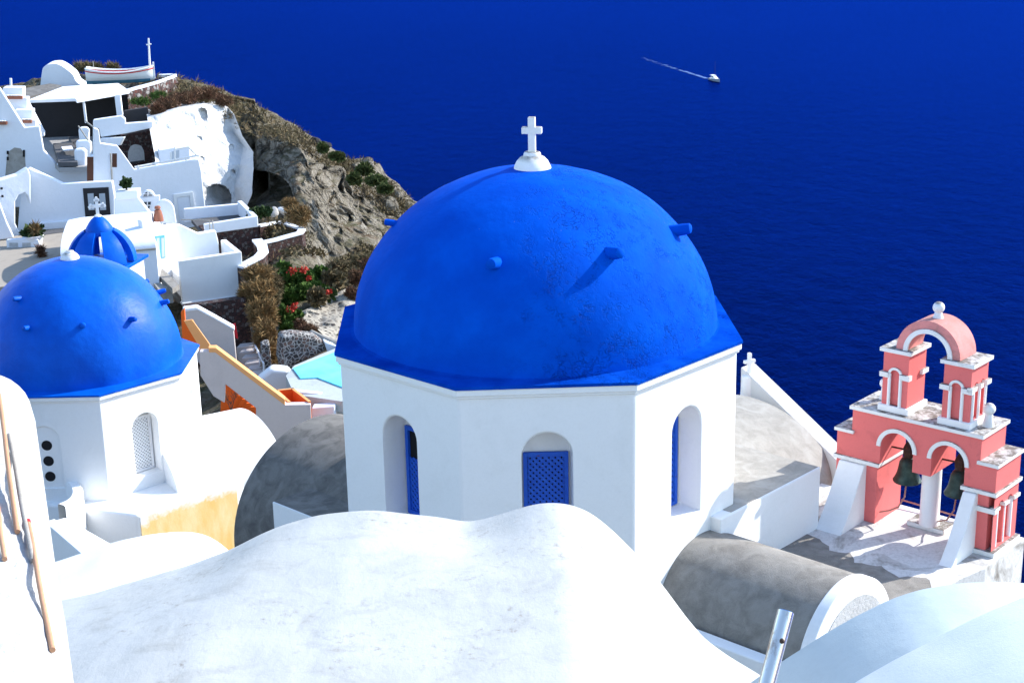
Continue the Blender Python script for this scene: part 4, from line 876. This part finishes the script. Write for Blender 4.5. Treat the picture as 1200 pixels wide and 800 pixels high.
# stone terraces with white caps
def capped_wall(label, pts, zoff, hgt, capw=.45, mat='lava'):
    w = empty('terrace_wall', at(*pts[0]), label, 'stone wall', 'stone walls with white caps')
    pp = [at(*q) for q in pts]; mbw, mbc = MB(), MB(); rw, rc = [], []
    for i, p in enumerate(pp):
        d = pp[min(i + 1, len(pp) - 1)] - pp[max(i - 1, 0)]; d.z = 0; d.normalize(); nn = V((d.y, -d.x, 0)) * capw / 2; n2 = nn * .8
        rw.append([p - n2 - Z * .12, p - n2 - Z * hgt, p + n2 - Z * hgt, p + n2 - Z * .12, p - n2 - Z * .12]); rc.append([p - nn, p - nn - Z * .12, p + nn - Z * .12, p + nn, p - nn])
    for mbx, rr, nm, mt in ((mbw, rw, 'stones', mat), (mbc, rc, 'cap', 'far')): mbx.grid(rr); mbx.add(rr[0][:4], [(0, 1, 2, 3)]); mbx.add(rr[-1][:4], [(0, 1, 2, 3)]); mbx.build(nm, mt, w)
capped_wall('dark stone wall with white cap curving down right of the cube house', [(281, 312, 86.5), (292, 306, 87), (303, 300, 87.6), (308.5, 294, 88.6), (307, 287, 89.8), (301, 280, 91)], 0, 1.6, .6)
capped_wall('long dark stone retaining wall with white cap facing the shrubs', [(308, 283, 90.4), (322, 280, 91), (336, 276, 91.6), (351, 272, 92.2), (354, 268, 93)], 0, 2.6)
capped_wall('upper white capped wall closing the small stone terrace', [(302, 263.5, 95), (314, 261.5, 96), (327, 259, 97), (340, 263, 95.6), (353, 266.5, 93.6)], 0, 1.0, .4)
zz = at(320, 275, 93).z - .9; MB().prism([atz(300, 268, zz), atz(350, 262, zz), atz(352, 275, zz), atz(310, 288, zz)], Z * -.4).build('terrace_soil', 'concd', kind='structure')
zz = at(285, 305, 88).z - 1.2; MB().prism([atz(258, 300, zz), atz(300, 288, zz), atz(305, 305, zz), atz(270, 320, zz)], Z * -.4).build('terrace_soil', 'concd', kind='structure')
for i, (x, y, Y, r, lb) in enumerate(((321, 249, 97, 6, 'greyish boulder beside the white boulder before the cave'), (331, 246.5, 97.4, 5.5, 'round white boulder in front of the dark cave'))):
    mb = MB(); s_ = r * Y / FPX; mb.lathe([(s_ * math.sin(a), -s_ * .95 * math.cos(a)) for a in [math.pi * q / 10 for q in range(11)]], at(x, y, Y), 14).jitter(.12, 2.2, i); mb.build('boulder', 'palerock2' if i == 0 else 'white', label=lb, cat='boulder', smooth=True)

for i, (x, y, Y, rx, ry, mt, lb) in enumerate(((432, 192, 113.2, 8, 8, 'hill', 'pale angular crag standing up on the cliff ridge'), (419, 195, 112.5, 9, 5, 'hill', 'low pale rock left of the ridge crag'), (370, 168, 111.6, 8, 7, 'dark', 'dark rock ledge on the cliff ridge'), (381, 170, 111.4, 8, 4, 'dark', 'small dark overhanging slab at the ridge edge'),
        (466, 229, 114.6, 8, 6, 'hill', 'tan rock block on the lower cliff ridge'), (456, 242, 112, 10, 11, 'hill', 'large tan boulder below the ridge near the dome'), (478, 240, 115, 9, 5, 'hill', 'flat tan rock at the ridge end beside the dome'), (449, 222, 113.5, 6, 5, 'hill', 'small tan rock between the ridge bushes'))):
    mb = MB(); s_ = Y / FPX; mb.lathe([(math.sin(a), -math.cos(a)) for a in [math.pi * q / 9 for q in range(10)]], V((0, 0, 0)), 12)
    c_ = at(x, y, Y); mb.v = [c_ + V((p.x * rx * s_, p.y * rx * s_, p.z * ry * s_)) * (1 + .42 * noise.noise(p * 1.4 + V((i * 3, 0, 0))) + .2 * (noise.voronoi(p * 1.8 + V((i, 0, 0)))[0][1] - .6)) for p in mb.v]
    mb.build('outcrop', mt, label=lb, cat='rock')
# curved rubble wall, rowing boat, mast on the ridge
w = empty('rubble_wall', at(180, 108, 121), 'curved rubble wall with white cap beside the rowing boat', 'stone wall')
rw, rc = [], []
for (x, y, Y) in [(148, 105, 118), (160, 101.5, 119), (172, 98.5, 120), (184, 95, 121), (195, 91, 122.5), (203, 88.5, 124), (206, 87.5, 126), (200, 87, 128), (186, 87.5, 129)]:
    p = at(x, y, Y - 4.5); rw.append([p + V((.1, .2, -.2)), p + V((.1, .2, -2.0)), p + V((.1, -.2, -2.0)), p + V((.1, -.2, -.2)), p + V((.1, .2, -.2))]); rc.append([p + V((0, .32, 0)), p + V((0, .32, -.2)), p + V((0, -.26, -.2)), p + V((0, -.26, 0)), p + V((0, .32, 0))])
MB().grid(rw).build('stones', 'lavaboat', w); MB().grid(rc).build('cap', 'far', w)
b0 = at(142, 98.5, 119.5); hd = V((math.cos(rad(8)), math.sin(rad(8)), 0)); hs = V((-hd.y, hd.x, 0)); Lb = 5.0
boat = empty('rowing_boat', b0, 'white rowing boat with red stripe and blue bottom standing on the ridge', 'rowing boat')
def hullrow(u, inset=0.):
    x = -Lb / 2 + Lb * u; wdt = .88 * (math.sin(math.pi * min(1, .16 + u * .84)) ** .55 if u > .0 else .55) * (1 if u < .97 else .5); sh = .95 + .32 * (2 * u - 1) ** 2; kz = .06 + .5 * max(0, u - .85) * 2
    prof = [(0, kz), (.35, kz + .06), (.72, .38), (.93, .68), (1.0, sh)]
    return [b0 + hd * x + hs * (s_ * wdt * a * (1 - inset)) + Z * (z + inset * .5) for s_, pr in ((-1, prof[::-1]), (1, prof[1:])) for a, z in pr]
us = [i / 16 for i in range(17)]
def band(i0, i1): return MB().grid([hullrow(u)[i0:i1 + 1] for u in us]), MB().grid([hullrow(u)[8 - i1:9 - i0] for u in us])
rowsb = [hullrow(u) for u in us]
MB().grid(rowsb).build('hull', 'white', boat, smooth=True)
mb = MB(); mb.add(rowsb[0], [tuple(range(9))]); mb.build('transom', 'white', boat)
for sgn in (0, 8):
    MB().tube([r[sgn] + Z * .02 for r in rowsb], .06, 6).build('gunwale', 'white', boat)
    MB().tube([r[1 if sgn == 0 else 7].lerp(r[sgn], .72) for r in rowsb], .045, 6).build('red_stripe', 'red', boat)
mb = MB(); mb.grid([[q + (hs * (-.012 if i < 2 else .012)) - Z * .012 for i, q in enumerate((r[2], r[3], r[4], r[5], r[6]))] for r in rowsb[:-1]]); mb.build('bottom_paint', 'teal' if 0 else plaster('sea_blue_paint', (.10, .30, .45), (.05, .15, .25), .4), boat)
for u in (.25, .5, .75): q = hullrow(u); MB().box(q[0] * .94 + q[8] * .06 - Z * .28, (q[8] - q[0]) * .88, hd * .22, Z * .05).build('thwart', 'white', boat)
MB().box(b0 + hd * (Lb / 2 - .07) - hs * .05 + Z * .3, hd * .12, hs * .1, Z * 1.25).build('stem_post', 'white', boat)
mb = MB().tube([at(176.5, 92, 121), at(175, 66, 121), at(174, 45, 121)], [.09, .075, .06], 8); mb.tube([at(171.5, 52.8, 121), at(177, 51.8, 121)], .06, 6); mb.build('cross_pole', 'white', label='tall thin white cross pole at the bow of the boat on ridge', cat='cross')
MB().tube([at(110.5, 86, 124), at(109, 72, 124)], .035, 6).build('thin_pole', 'concl', label='thin grey pole rising behind the boat stern', cat='pole')

# ================================================================== middle ground: stairs, orange terrace, pool
h = house('house', 245, 420, 72, 'pinkish grey house wall with orange coping stairs right of the left church')
P = Plane(250, 400, 73, 10); slab(h, 'upper_wall', 'pinkgrey', P, [(214, 364), (231, 361.5), (252, 373), (274, 386), (278, 428), (279, 450), (236, 430), (216, 400)], .5)
slab(h, 'wall_cap', 'far', P, [(214, 362), (231, 360), (252, 371.5), (275, 384.5), (275, 388), (252, 375), (231, 364), (214, 366)], .56, .03)
P = Plane(290, 450, 62, 6)
slab(h, 'lower_wall', 'pinkgrey', P, [(234, 412), (252, 412), (335, 474.5), (364, 474), (365, 500), (366, 540), (330, 540), (300, 500), (300, 478), (264, 450), (263, 472), (250, 464), (235, 440)], .4, bevel=.02)
slab(h, 'coping', 'coping', P, [(244, 407.5), (253, 407.5), (334, 468), (334, 475), (252, 413), (245, 413)], .42, .01, .02)
slab(h, 'coping', 'coping', Plane(230, 400, 66, 6), [(215.5, 376), (225, 374.5), (249, 408), (237, 413)], .10, .01, .01)
slab(h, 'orange_wall', 'orange', Plane(222, 385, 67.5, 6), [(212, 366), (216, 362), (217, 378), (226, 377), (236, 400), (236, 412), (214, 400)], .3, 0, 0)
zt = at(336, 476, 62).z; zb_ = zt - .8
q = [atz(336, 475.5, zt) + V((0, .42, 0)), atz(364.5, 474.5, zt) + V((-.05, .42, 0)), atz(344, 455, zt), atz(322, 457.5, zt)]
mb = MB(); n4 = 4; rim = []
for i in range(4):
    a_, b_ = q[i], q[(i + 1) % 4]; cin = sum(q, V()) / 4; nn = (b_ - a_).cross(Z).normalized(); nn = nn if nn.dot(cin - a_) > 0 else -nn
    if i: mb.prism([a_ + nn * .002, b_ + nn * .002, b_ + nn * .10, a_ + nn * .10], Z * -.9)
mb.build('orange_parapet', 'orange', h, bevel=.01)
mb = MB(); mb.prism([p - Z * .75 for p in q], Z * -.2); mb.build('orange_floor', 'orange', h)
mb = MB()
for i in (1, 2, 3):
    a_, b_ = q[i], q[(i + 1) % 4]; cin = sum(q, V()) / 4; nn = (b_ - a_).cross(Z).normalized(); nn = nn if nn.dot(cin - a_) > 0 else -nn
    mb.prism([a_ + Z * .004, b_ + Z * .004, b_ + nn * .12 + Z * .004, a_ + nn * .12 + Z * .004], Z * .03)
mb.build('coping', 'coping', h)
slab(h, 'orange_wall', 'orange', Plane(280, 470, 63.5, 6), [(260, 446), (304, 480), (304, 492), (258, 492)], .2, 0, 0)
for i in range(4): slab(h, 'orange_step', 'orange', Plane(285, 475, 62.9 - i * .12, 6), [(279 + i * 5, 463.5 + i * 4.4), (285 + i * 5, 463.5 + i * 4.4), (296 + i * 3, 486), (270 + i * 3, 486)], .1, 0, 0)
mb = MB(); pb_ = at(271, 482, 62.4)
def twig(p, d, l, r, lev):
    e = p + d * l; mb.tube([p, e], [r, r * .6], 5)
    if lev: 
        for _ in range(3): twig(p.lerp(e, random.uniform(.5, 1)), (d + V((random.uniform(-.8, .8), random.uniform(-.5, .5), random.uniform(-.2, .5)))).normalized(), l * .65, r * .6, lev - 1)
for sx in (-.25, .05, .3): twig(pb_, V((sx, 0, 1)).normalized(), .48, .022, 3)
mb.build('bare_tree', 'bark', label='small bare leafless tree before the orange stair wall', cat='tree')
# retaining wall and white steps
slab(None, 'retaining_wall', 'lava', Plane(255, 380, 77, 10), [(214, 360), (288, 349), (296, 402), (298, 430), (216, 430)], .6, 0, 0, label='brown stone retaining wall under the white cube house', cat='stone wall')
s = house('staircase', 290, 442, 73, 'short flight of white steps with a thin railing beside mosaic stones', 'stairs')
for i in range(7):
    f = i / 6; y = 407 + 6.4 * i; Yd = 75.6 - i * .62; p0, p1 = at(277 + 3.0 * i, y, Yd), at(297 + 2.4 * i, y - 2.0, Yd + .15)
    MB().box(V((p0.x, p0.y, p0.z)), p1 - p0, V((.1, .66, 0)), Z * -2.2).build('step', 'pinkgrey', s, bevel=.02)
for a_, b_ in (((297, 400, 75), (309, 426, 72.6)), ((297, 400, 75), (298, 412, 75)), ((304, 414, 73.8), (305, 430, 73.8)), ((309, 425, 72.6), (309, 442, 72.6))): MB().tube([at(*a_), at(*b_)], .05, 6).build('railing_bar', 'far', s)
slab(None, 'white_block', 'white', Plane(325, 440, 69.5, 5), [(300, 446), (318, 432), (338, 434), (342, 442), (342, 458), (318, 464), (300, 462)], .9, 0, .2, seg=3, label='rounded white wall block at the foot of the white steps', cat='wall')
bush('red_cloth', 'dark red hanging cloth beside the white steps', [(275, 388, 74.2, 2.5, 8)], 'red', 60, .3, cat='cloth') if 0 else slab(None, 'red_cloth', 'red', Plane(275, 388, 74.6, 10), [(271.5, 380), (276, 379), (279, 397), (276.5, 396), (274, 391)], .06, 0, 0, label='dark red cloth hanging by the top of the white steps', cat='cloth')
# pool
zpool = at(370, 435, 68.5).z
MB().prism([atz(x, y, zpool) for x, y in ((343, 431), (396, 411), (430, 405), (470, 430), (430, 462), (398, 452), (372, 442), (352, 443))], Z * -.05).build('pool_water', 'pool', kind='structure')
MB().prism([atz(x, y, zpool - .06) for x, y in ((335, 440), (345, 428), (400, 405), (480, 400), (520, 470), (400, 470), (345, 462))], Z * -.5).build('pool_floor', plaster('pool_basin', (.42, .46, .46), (.2, .2, .2), .6, scale=.8), kind='structure')
capped = empty('pool_wall', at(370, 462, 66), 'pale bluish wall stepping along the near side of the pool', 'wall')
P = Plane(370, 465, 65.5, -3)
slab(capped, 'rim', 'far', P, [(344, 458), (372, 461), (400, 465.5), (430, 469), (430, 472), (398, 468.5), (372, 464), (346, 461)], .3, .05, .03)
k = NT('pale_blue_wash'); M['paleblue'] = k.done((.62, .70, .78), .8)
slab(capped, 'wall', 'paleblue', P, [(346, 460), (372, 463), (430, 470), (430, 510), (366, 510), (362, 490), (356, 474)], .4, 0, .05)
slab(capped, 'step', 'far', Plane(380, 490, 64.2, -3), [(365, 478), (392, 476), (393, 510), (366, 510)], .6, 0, .05)
slab(None, 'mosaic_wall', 'mosaic', Plane(360, 415, 72.5, 18), [(329, 393), (345, 391), (370, 394), (381, 402), (382, 413), (362, 422), (345, 428), (345, 444), (332, 440), (327, 420)], 1.0, 0, .25, seg=4, label='black and white rubble stone wall beside the pool', cat='stone wall')
slab(None, 'mosaic_wall', 'mosaic', Plane(312, 430, 72.8, 12), [(306, 404), (316, 402), (320, 442), (308, 446)], .8, 0, .1, label='narrow rubble pillar at the bottom of the white steps', cat='stone wall')
rr = px_rows([[(348, 374, 80), (375, 362, 82), (400, 347, 84), (425, 335, 86)], [(350, 388, 78), (378, 385, 79.5), (402, 372, 81), (430, 362, 83)], [(372, 392, 76.5), (388, 398, 77), (402, 398, 78), (432, 392, 80)], [(382, 402, 75), (392, 408, 75), (402, 410, 76), (432, 410, 78)]], 50, 12)
MB().grid([[p + V((.1, -1, .3)) * (noise.noise(p * .8) * .7 + noise.noise(p * 2.4) * .25) + Z * .3 for p in r] for r in rr]).build('rubble_slope', 'palerock', label='pale rocky bank full of dark stones beside the big dome', cat='rock bank', smooth=True)
sh = empty('white_basin', at(393, 402, 73), 'pale curved slide basin at the pool edge by the big dome', 'basin')
MB().tube([at(365, 389, 75), at(378, 397, 74.2), at(390, 404, 73.4), at(404, 409, 73)], [.12, .2, .3, .34], 10).build('lip', 'concl', sh, smooth=True)
slab(sh, 'basin_wall', 'paleblue', Plane(388, 405, 72.8, 10), [(379, 399), (385, 402), (396, 406), (402, 408), (402, 416), (384, 414)], .4, 0, .05)

# ================================================================== plants on the slope
bush('hanging_shrub', 'tall dry brown shrub tumbling down between cube house and steps', [(303, 326, 82, 20, 18), (305, 345, 80.5, 22, 22), (308, 370, 79, 22, 25), (311, 395, 77.5, 17, 22), (317, 418, 76, 9, 18), (290, 350, 80.5, 10, 20)], 'dry', 2600, .5, True)
bush('shrub', 'orange brown dry shrub under the white capped curved wall', [(312, 322, 85, 13, 14), (322, 335, 84, 10, 16), (318, 350, 83, 10, 14)], 'dry2', 1700, .45, True)
bush('flowering_shrub', 'large green shrub with clusters of red flowers', [(342, 328, 87, 18, 14), (360, 330, 87, 15, 12), (338, 350, 85, 12, 16), (375, 322, 88, 12, 9), (345, 372, 82, 13, 10), (338, 388, 80, 10, 8), (332, 316, 88, 10, 9), (354, 343, 85.5, 14, 10), (370, 340, 86, 11, 8), (333, 372, 81.5, 9, 12)], 'leaf', 1200, .24, flowers=[(343, 317, 86, 5, 3, 60), (356, 316, 86, 5, 3, 60), (362, 326, 85.5, 3, 2.5, 45), (340, 362, 82, 4, 4, 55), (345, 358, 82, 3, 2.5, 40)])
bush('shrub', 'small shrub with red blossoms next to the grey bush', [(384, 345, 85, 8, 6)], 'leafd', 500, .24, flowers=[(386, 342, 84.5, 2.5, 2, 70)])
bush('shrub', 'round grey green bush above the pale rocky bank', [(390, 328, 87, 14, 12), (372, 348, 84, 10, 9)], 'dry2', 1300, .28)
bush('shrub', 'rust brown low bush right above the mosaic wall', [(362, 386, 78, 14, 6), (352, 380, 79, 8, 6)], 'rust', 900, .3, True)
bush('shrub', 'reddish brown dry shrub against the left rim of the big dome', [(418, 325, 88, 12, 12), (430, 312, 90, 10, 12), (412, 345, 86, 10, 10)], 'rust', 1100, .35, True)
bush('shrub', 'greyish scrub on the slope below the pale cliff', [(425, 305, 92, 20, 9), (395, 312, 91, 16, 8)], 'dry2', 1200, .35, True)
bush('shrub', 'round brown dry bush beside the dark cave', [(351, 252, 97, 17, 15), (340, 240, 98, 10, 8)], 'dry', 1700, .4, True)
bush('shrub', 'green weeds on the ground in front of the cave', [(305, 249, 98, 16, 5)], 'leafd', 600, .22)
GP = 'bushes on the brown cliff'
for x, y, Y, rx, ry, lb in ((395, 182, 107.5, 8, 5, 'green bush on the cliff top left of the pale crag'), (427, 197, 105.5, 9, 9, 'dark green bush on the cliff under the pale crag'), (440, 210, 104, 11, 8, 'long green bush right of the crag on the cliff'), (451, 220, 103.5, 7, 6, 'rightmost green bush on the cliff ridge'), (415, 208, 104.5, 7, 9, 'grey green bush above the cliff hollow'), (378, 172, 108.5, 4, 6, 'small yellowish bush under the dark rock ledge')):
    bush('cliff_bush', lb, [(x, y + 1, Y, rx * .8, ry * .7), (x + rx * .45, y + ry * .35, Y, rx * .6, ry * .5), (x - rx * .5, y + ry * .3, Y, rx * .5, ry * .45)], 'olive', 420, .24, group=GP)
bush('shrub', 'wide rust brown scrub on the ridge above the white rock', [(240, 110, 117.5, 26, 8), (215, 116, 116, 22, 8), (196, 122, 114.5, 18, 8), (185, 130, 112.5, 9, 9), (262, 119, 116, 12, 6)], 'rust', 1100, .45, True)
bush('shrub', 'green grass patch on the ridge below the rubble wall', [(165, 119, 116, 17, 5), (185, 112, 117.5, 14, 5)], 'leaf', 600, .35, True)
bush('shrub', 'pale dry grass tuft left of the boat on skyline', [(98, 79, 131, 13, 6), (112, 80, 131, 10, 5)], 'dry2', 600, .6, True)
bush('shrub', 'small dry grass tuft behind the boat on skyline', [(132, 79, 131, 9, 5)], 'dry2', 400, .55, True)
# scattered low scrub on the ridge, many small tufts
mb = MB(); 
for _ in range(420):
    j = random.randint(int(NC * .36), int(NC * .8)); f = random.random(); p = r1[j].lerp(r2[j], f) + Z * .25; tuft(mb, p, .6, .6, .3, 22, .32, True)
mb.build('ridge_scrub', 'dry2', kind='stuff', label='thin dry scrub dotting the ridge', cat='scrub')
mb = MB()
for _ in range(420):
    j = random.randint(int(NC * .56), int(NC * .81)); f = random.random() ** .8; p = r3[j].lerp(r4[j], f) + Z * .2; sx, sy = proj(p)
    if 318 < sx < 392 and sy > 300 or sy > 350: continue
    tuft(mb, p, .7, .7, .3, 26, .2 if _ % 3 else .35, _ % 3 == 0)
mb.build('slope_scrub', 'dry2', kind='stuff', label='mixed low scrub covering the slope', cat='scrub')

# ================================================================== little blue cupola
cc = at(120, 306, 62)
cup = empty('cupola', cc, 'small open blue ribbed cupola with white cross behind the left dome', 'cupola')
MB().box(cc + od(78) * 1.38 + od(-12) * 1.38 - Z * .12, od(-12 + 180) * 2.76, od(78 + 180) * 2.76, Z * .12).build('base_slab', 'blue2', cup, bevel=.02)
MB().box(cc + od(78) * 1.22 + od(-12) * 1.22 - Z * 3.5, od(-12 + 180) * 2.44, od(78 + 180) * 2.44, Z * 3.37).build('base_block', 'far', cup)
RR, HH = 1.38, 1.46
for az in (38, 98, 158, 218, 278, 338):
    rows = []
    for i in range(15):
        la = rad(2 + 62 * i / 14); rows.append([])
        for (rr, sgn) in ((RR, -1), (RR, -.5), (RR, 0), (RR, .5), (RR, 1), (RR - .26, 1), (RR - .26, -1), (RR, -1)):
            a = az + sgn * 20; f = rr / RR
            rows[-1].append(cc + od(a) * (RR * math.cos(la) * f) + Z * (HH * math.sin(la) * f))
    mb = MB(); mb.grid(rows); mb.build('rib', 'blue2', cup, smooth=True)
MB().lathe([(.0, 1.12), (.56, 1.12), (.585, 1.2), (.52, 1.4), (.41, 1.58), (.28, 1.74), (.18, 1.82), (.15, 1.85), (0, 1.86)], cc, 24).build('cap_dome', 'blue2', cup, smooth=True)
top = cc + Z * 1.85; t = V((math.cos(rad(25)), math.sin(rad(25)), 0)); b = V((-t.y, t.x, 0))
mb = MB(); mb.prism([top - b * .05 + t * x + Z * z for x, z in cross_outline(.50, .68, .12, .36, .12)], b * .10)
for x, z in ((-.24, .42), (.24, .42), (0, .68)):
    for dx, dz in ((0, .055), (.055, -.025), (-.055, -.025)): mb.lathe([(.058, -.05), (.058, .05)], top + t * (x + dx) + Z * (z + dz), 10, b)
mb.build('cross', 'white', cup)
MB().lathe([(.16, -.02), (.13, .05), (.0, .06)], top, 12).build('cross_foot', 'white', cup)

# ================================================================== boat on the sea
bp = atz(838, 95, SEA_Z); hd = (atz(848, 97, SEA_Z) - atz(800, 84, SEA_Z)); hd.z = 0; hd.normalize(); hs = V((-hd.y, hd.x, 0))
yb = empty('motor_boat', bp, 'small white motor boat trailing a wake on the open sea', 'boat')
L = 11.5; rows = []
for i in range(13):
    u = i / 12; x = -L / 2 + L * u; w_ = 1.5 * (1 - max(0, (u - .45) / .55) ** 2.2) + .02; sh = 1.1 + .7 * u * u
    rows.append([bp + hd * x + hs * (s_ * w_ * a) + Z * z for s_, pr in ((-1, ((1, sh), (.95, .5), (.7, -.3))), (1, ((.7, -.3), (.95, .5), (1, sh)))) for a, z in pr])
mb = MB(); mb.grid(rows); mb.add(rows[0], [tuple(range(6))]); mb.build('hull', plaster('boat_hull_grey', (.20, .25, .34), (.1, .12, .2), .3), yb, smooth=True)
mb = MB(); mb.grid([[r[0] - Z * .15, r[5] - Z * .15] for r in rows]); mb.build('deck', 'white', yb)
MB().prism([bp + hd * x + hs * -1.05 + Z * z for x, z in ((-3.2, 1.0), (-3.2, 2.6), (-.4, 2.6), (.6, 1.9), (2.2, 1.5), (2.4, 1.0))], hs * 2.1).build('cabin', 'white', yb, bevel=.1)
MB().prism([bp + hd * x + hs * -1.07 + Z * z for x, z in ((-2.8, 1.9), (-2.8, 2.35), (-.6, 2.35), (.2, 1.9))], hs * 2.14).build('window_band', 'glass', yb)
MB().prism([bp + hd * x + hs * -1.2 + Z * z for x, z in ((-4.4, 2.75), (-4.4, 2.9), (-1.4, 3.0), (-1.2, 2.8))], hs * 2.4).build('sun_roof', 'white', yb)
MB().tube([bp - hd * .3 + Z * 2.5, bp - hd * .4 + Z * 10.5], [.09, .04], 6).build('mast', 'darkgrey', yb)
w1 = atz(828, 92, SEA_Z + .05); w0 = atz(752, 68, SEA_Z + .05); mb = MB()
for _ in range(300):
    u = random.random() ** 1.5; p = w1.lerp(w0, u); sp = .5 + 2.6 * u; r = random.uniform(.25, 1.0) * (1 - .4 * u)
    if random.random() < u * .75: continue
    side = random.choice((-1, 1)) * random.uniform(.0, 1) ** .5 * sp; p = p + V((.3, 1, 0)).normalized() * side + V((0, 0, random.uniform(.0, .05)))
    a0 = random.uniform(0, 6); mb.add([p + V((math.cos(a0 + q) * r * 1.5, math.sin(a0 + q) * r, 0)) for q in (0, 1.1, 2.3, 3.4, 4.6)], [(0, 1, 2, 3, 4)])
mb.build('wake', 'foam', label='white foam wake behind the motor boat', cat='wake', kind='stuff')
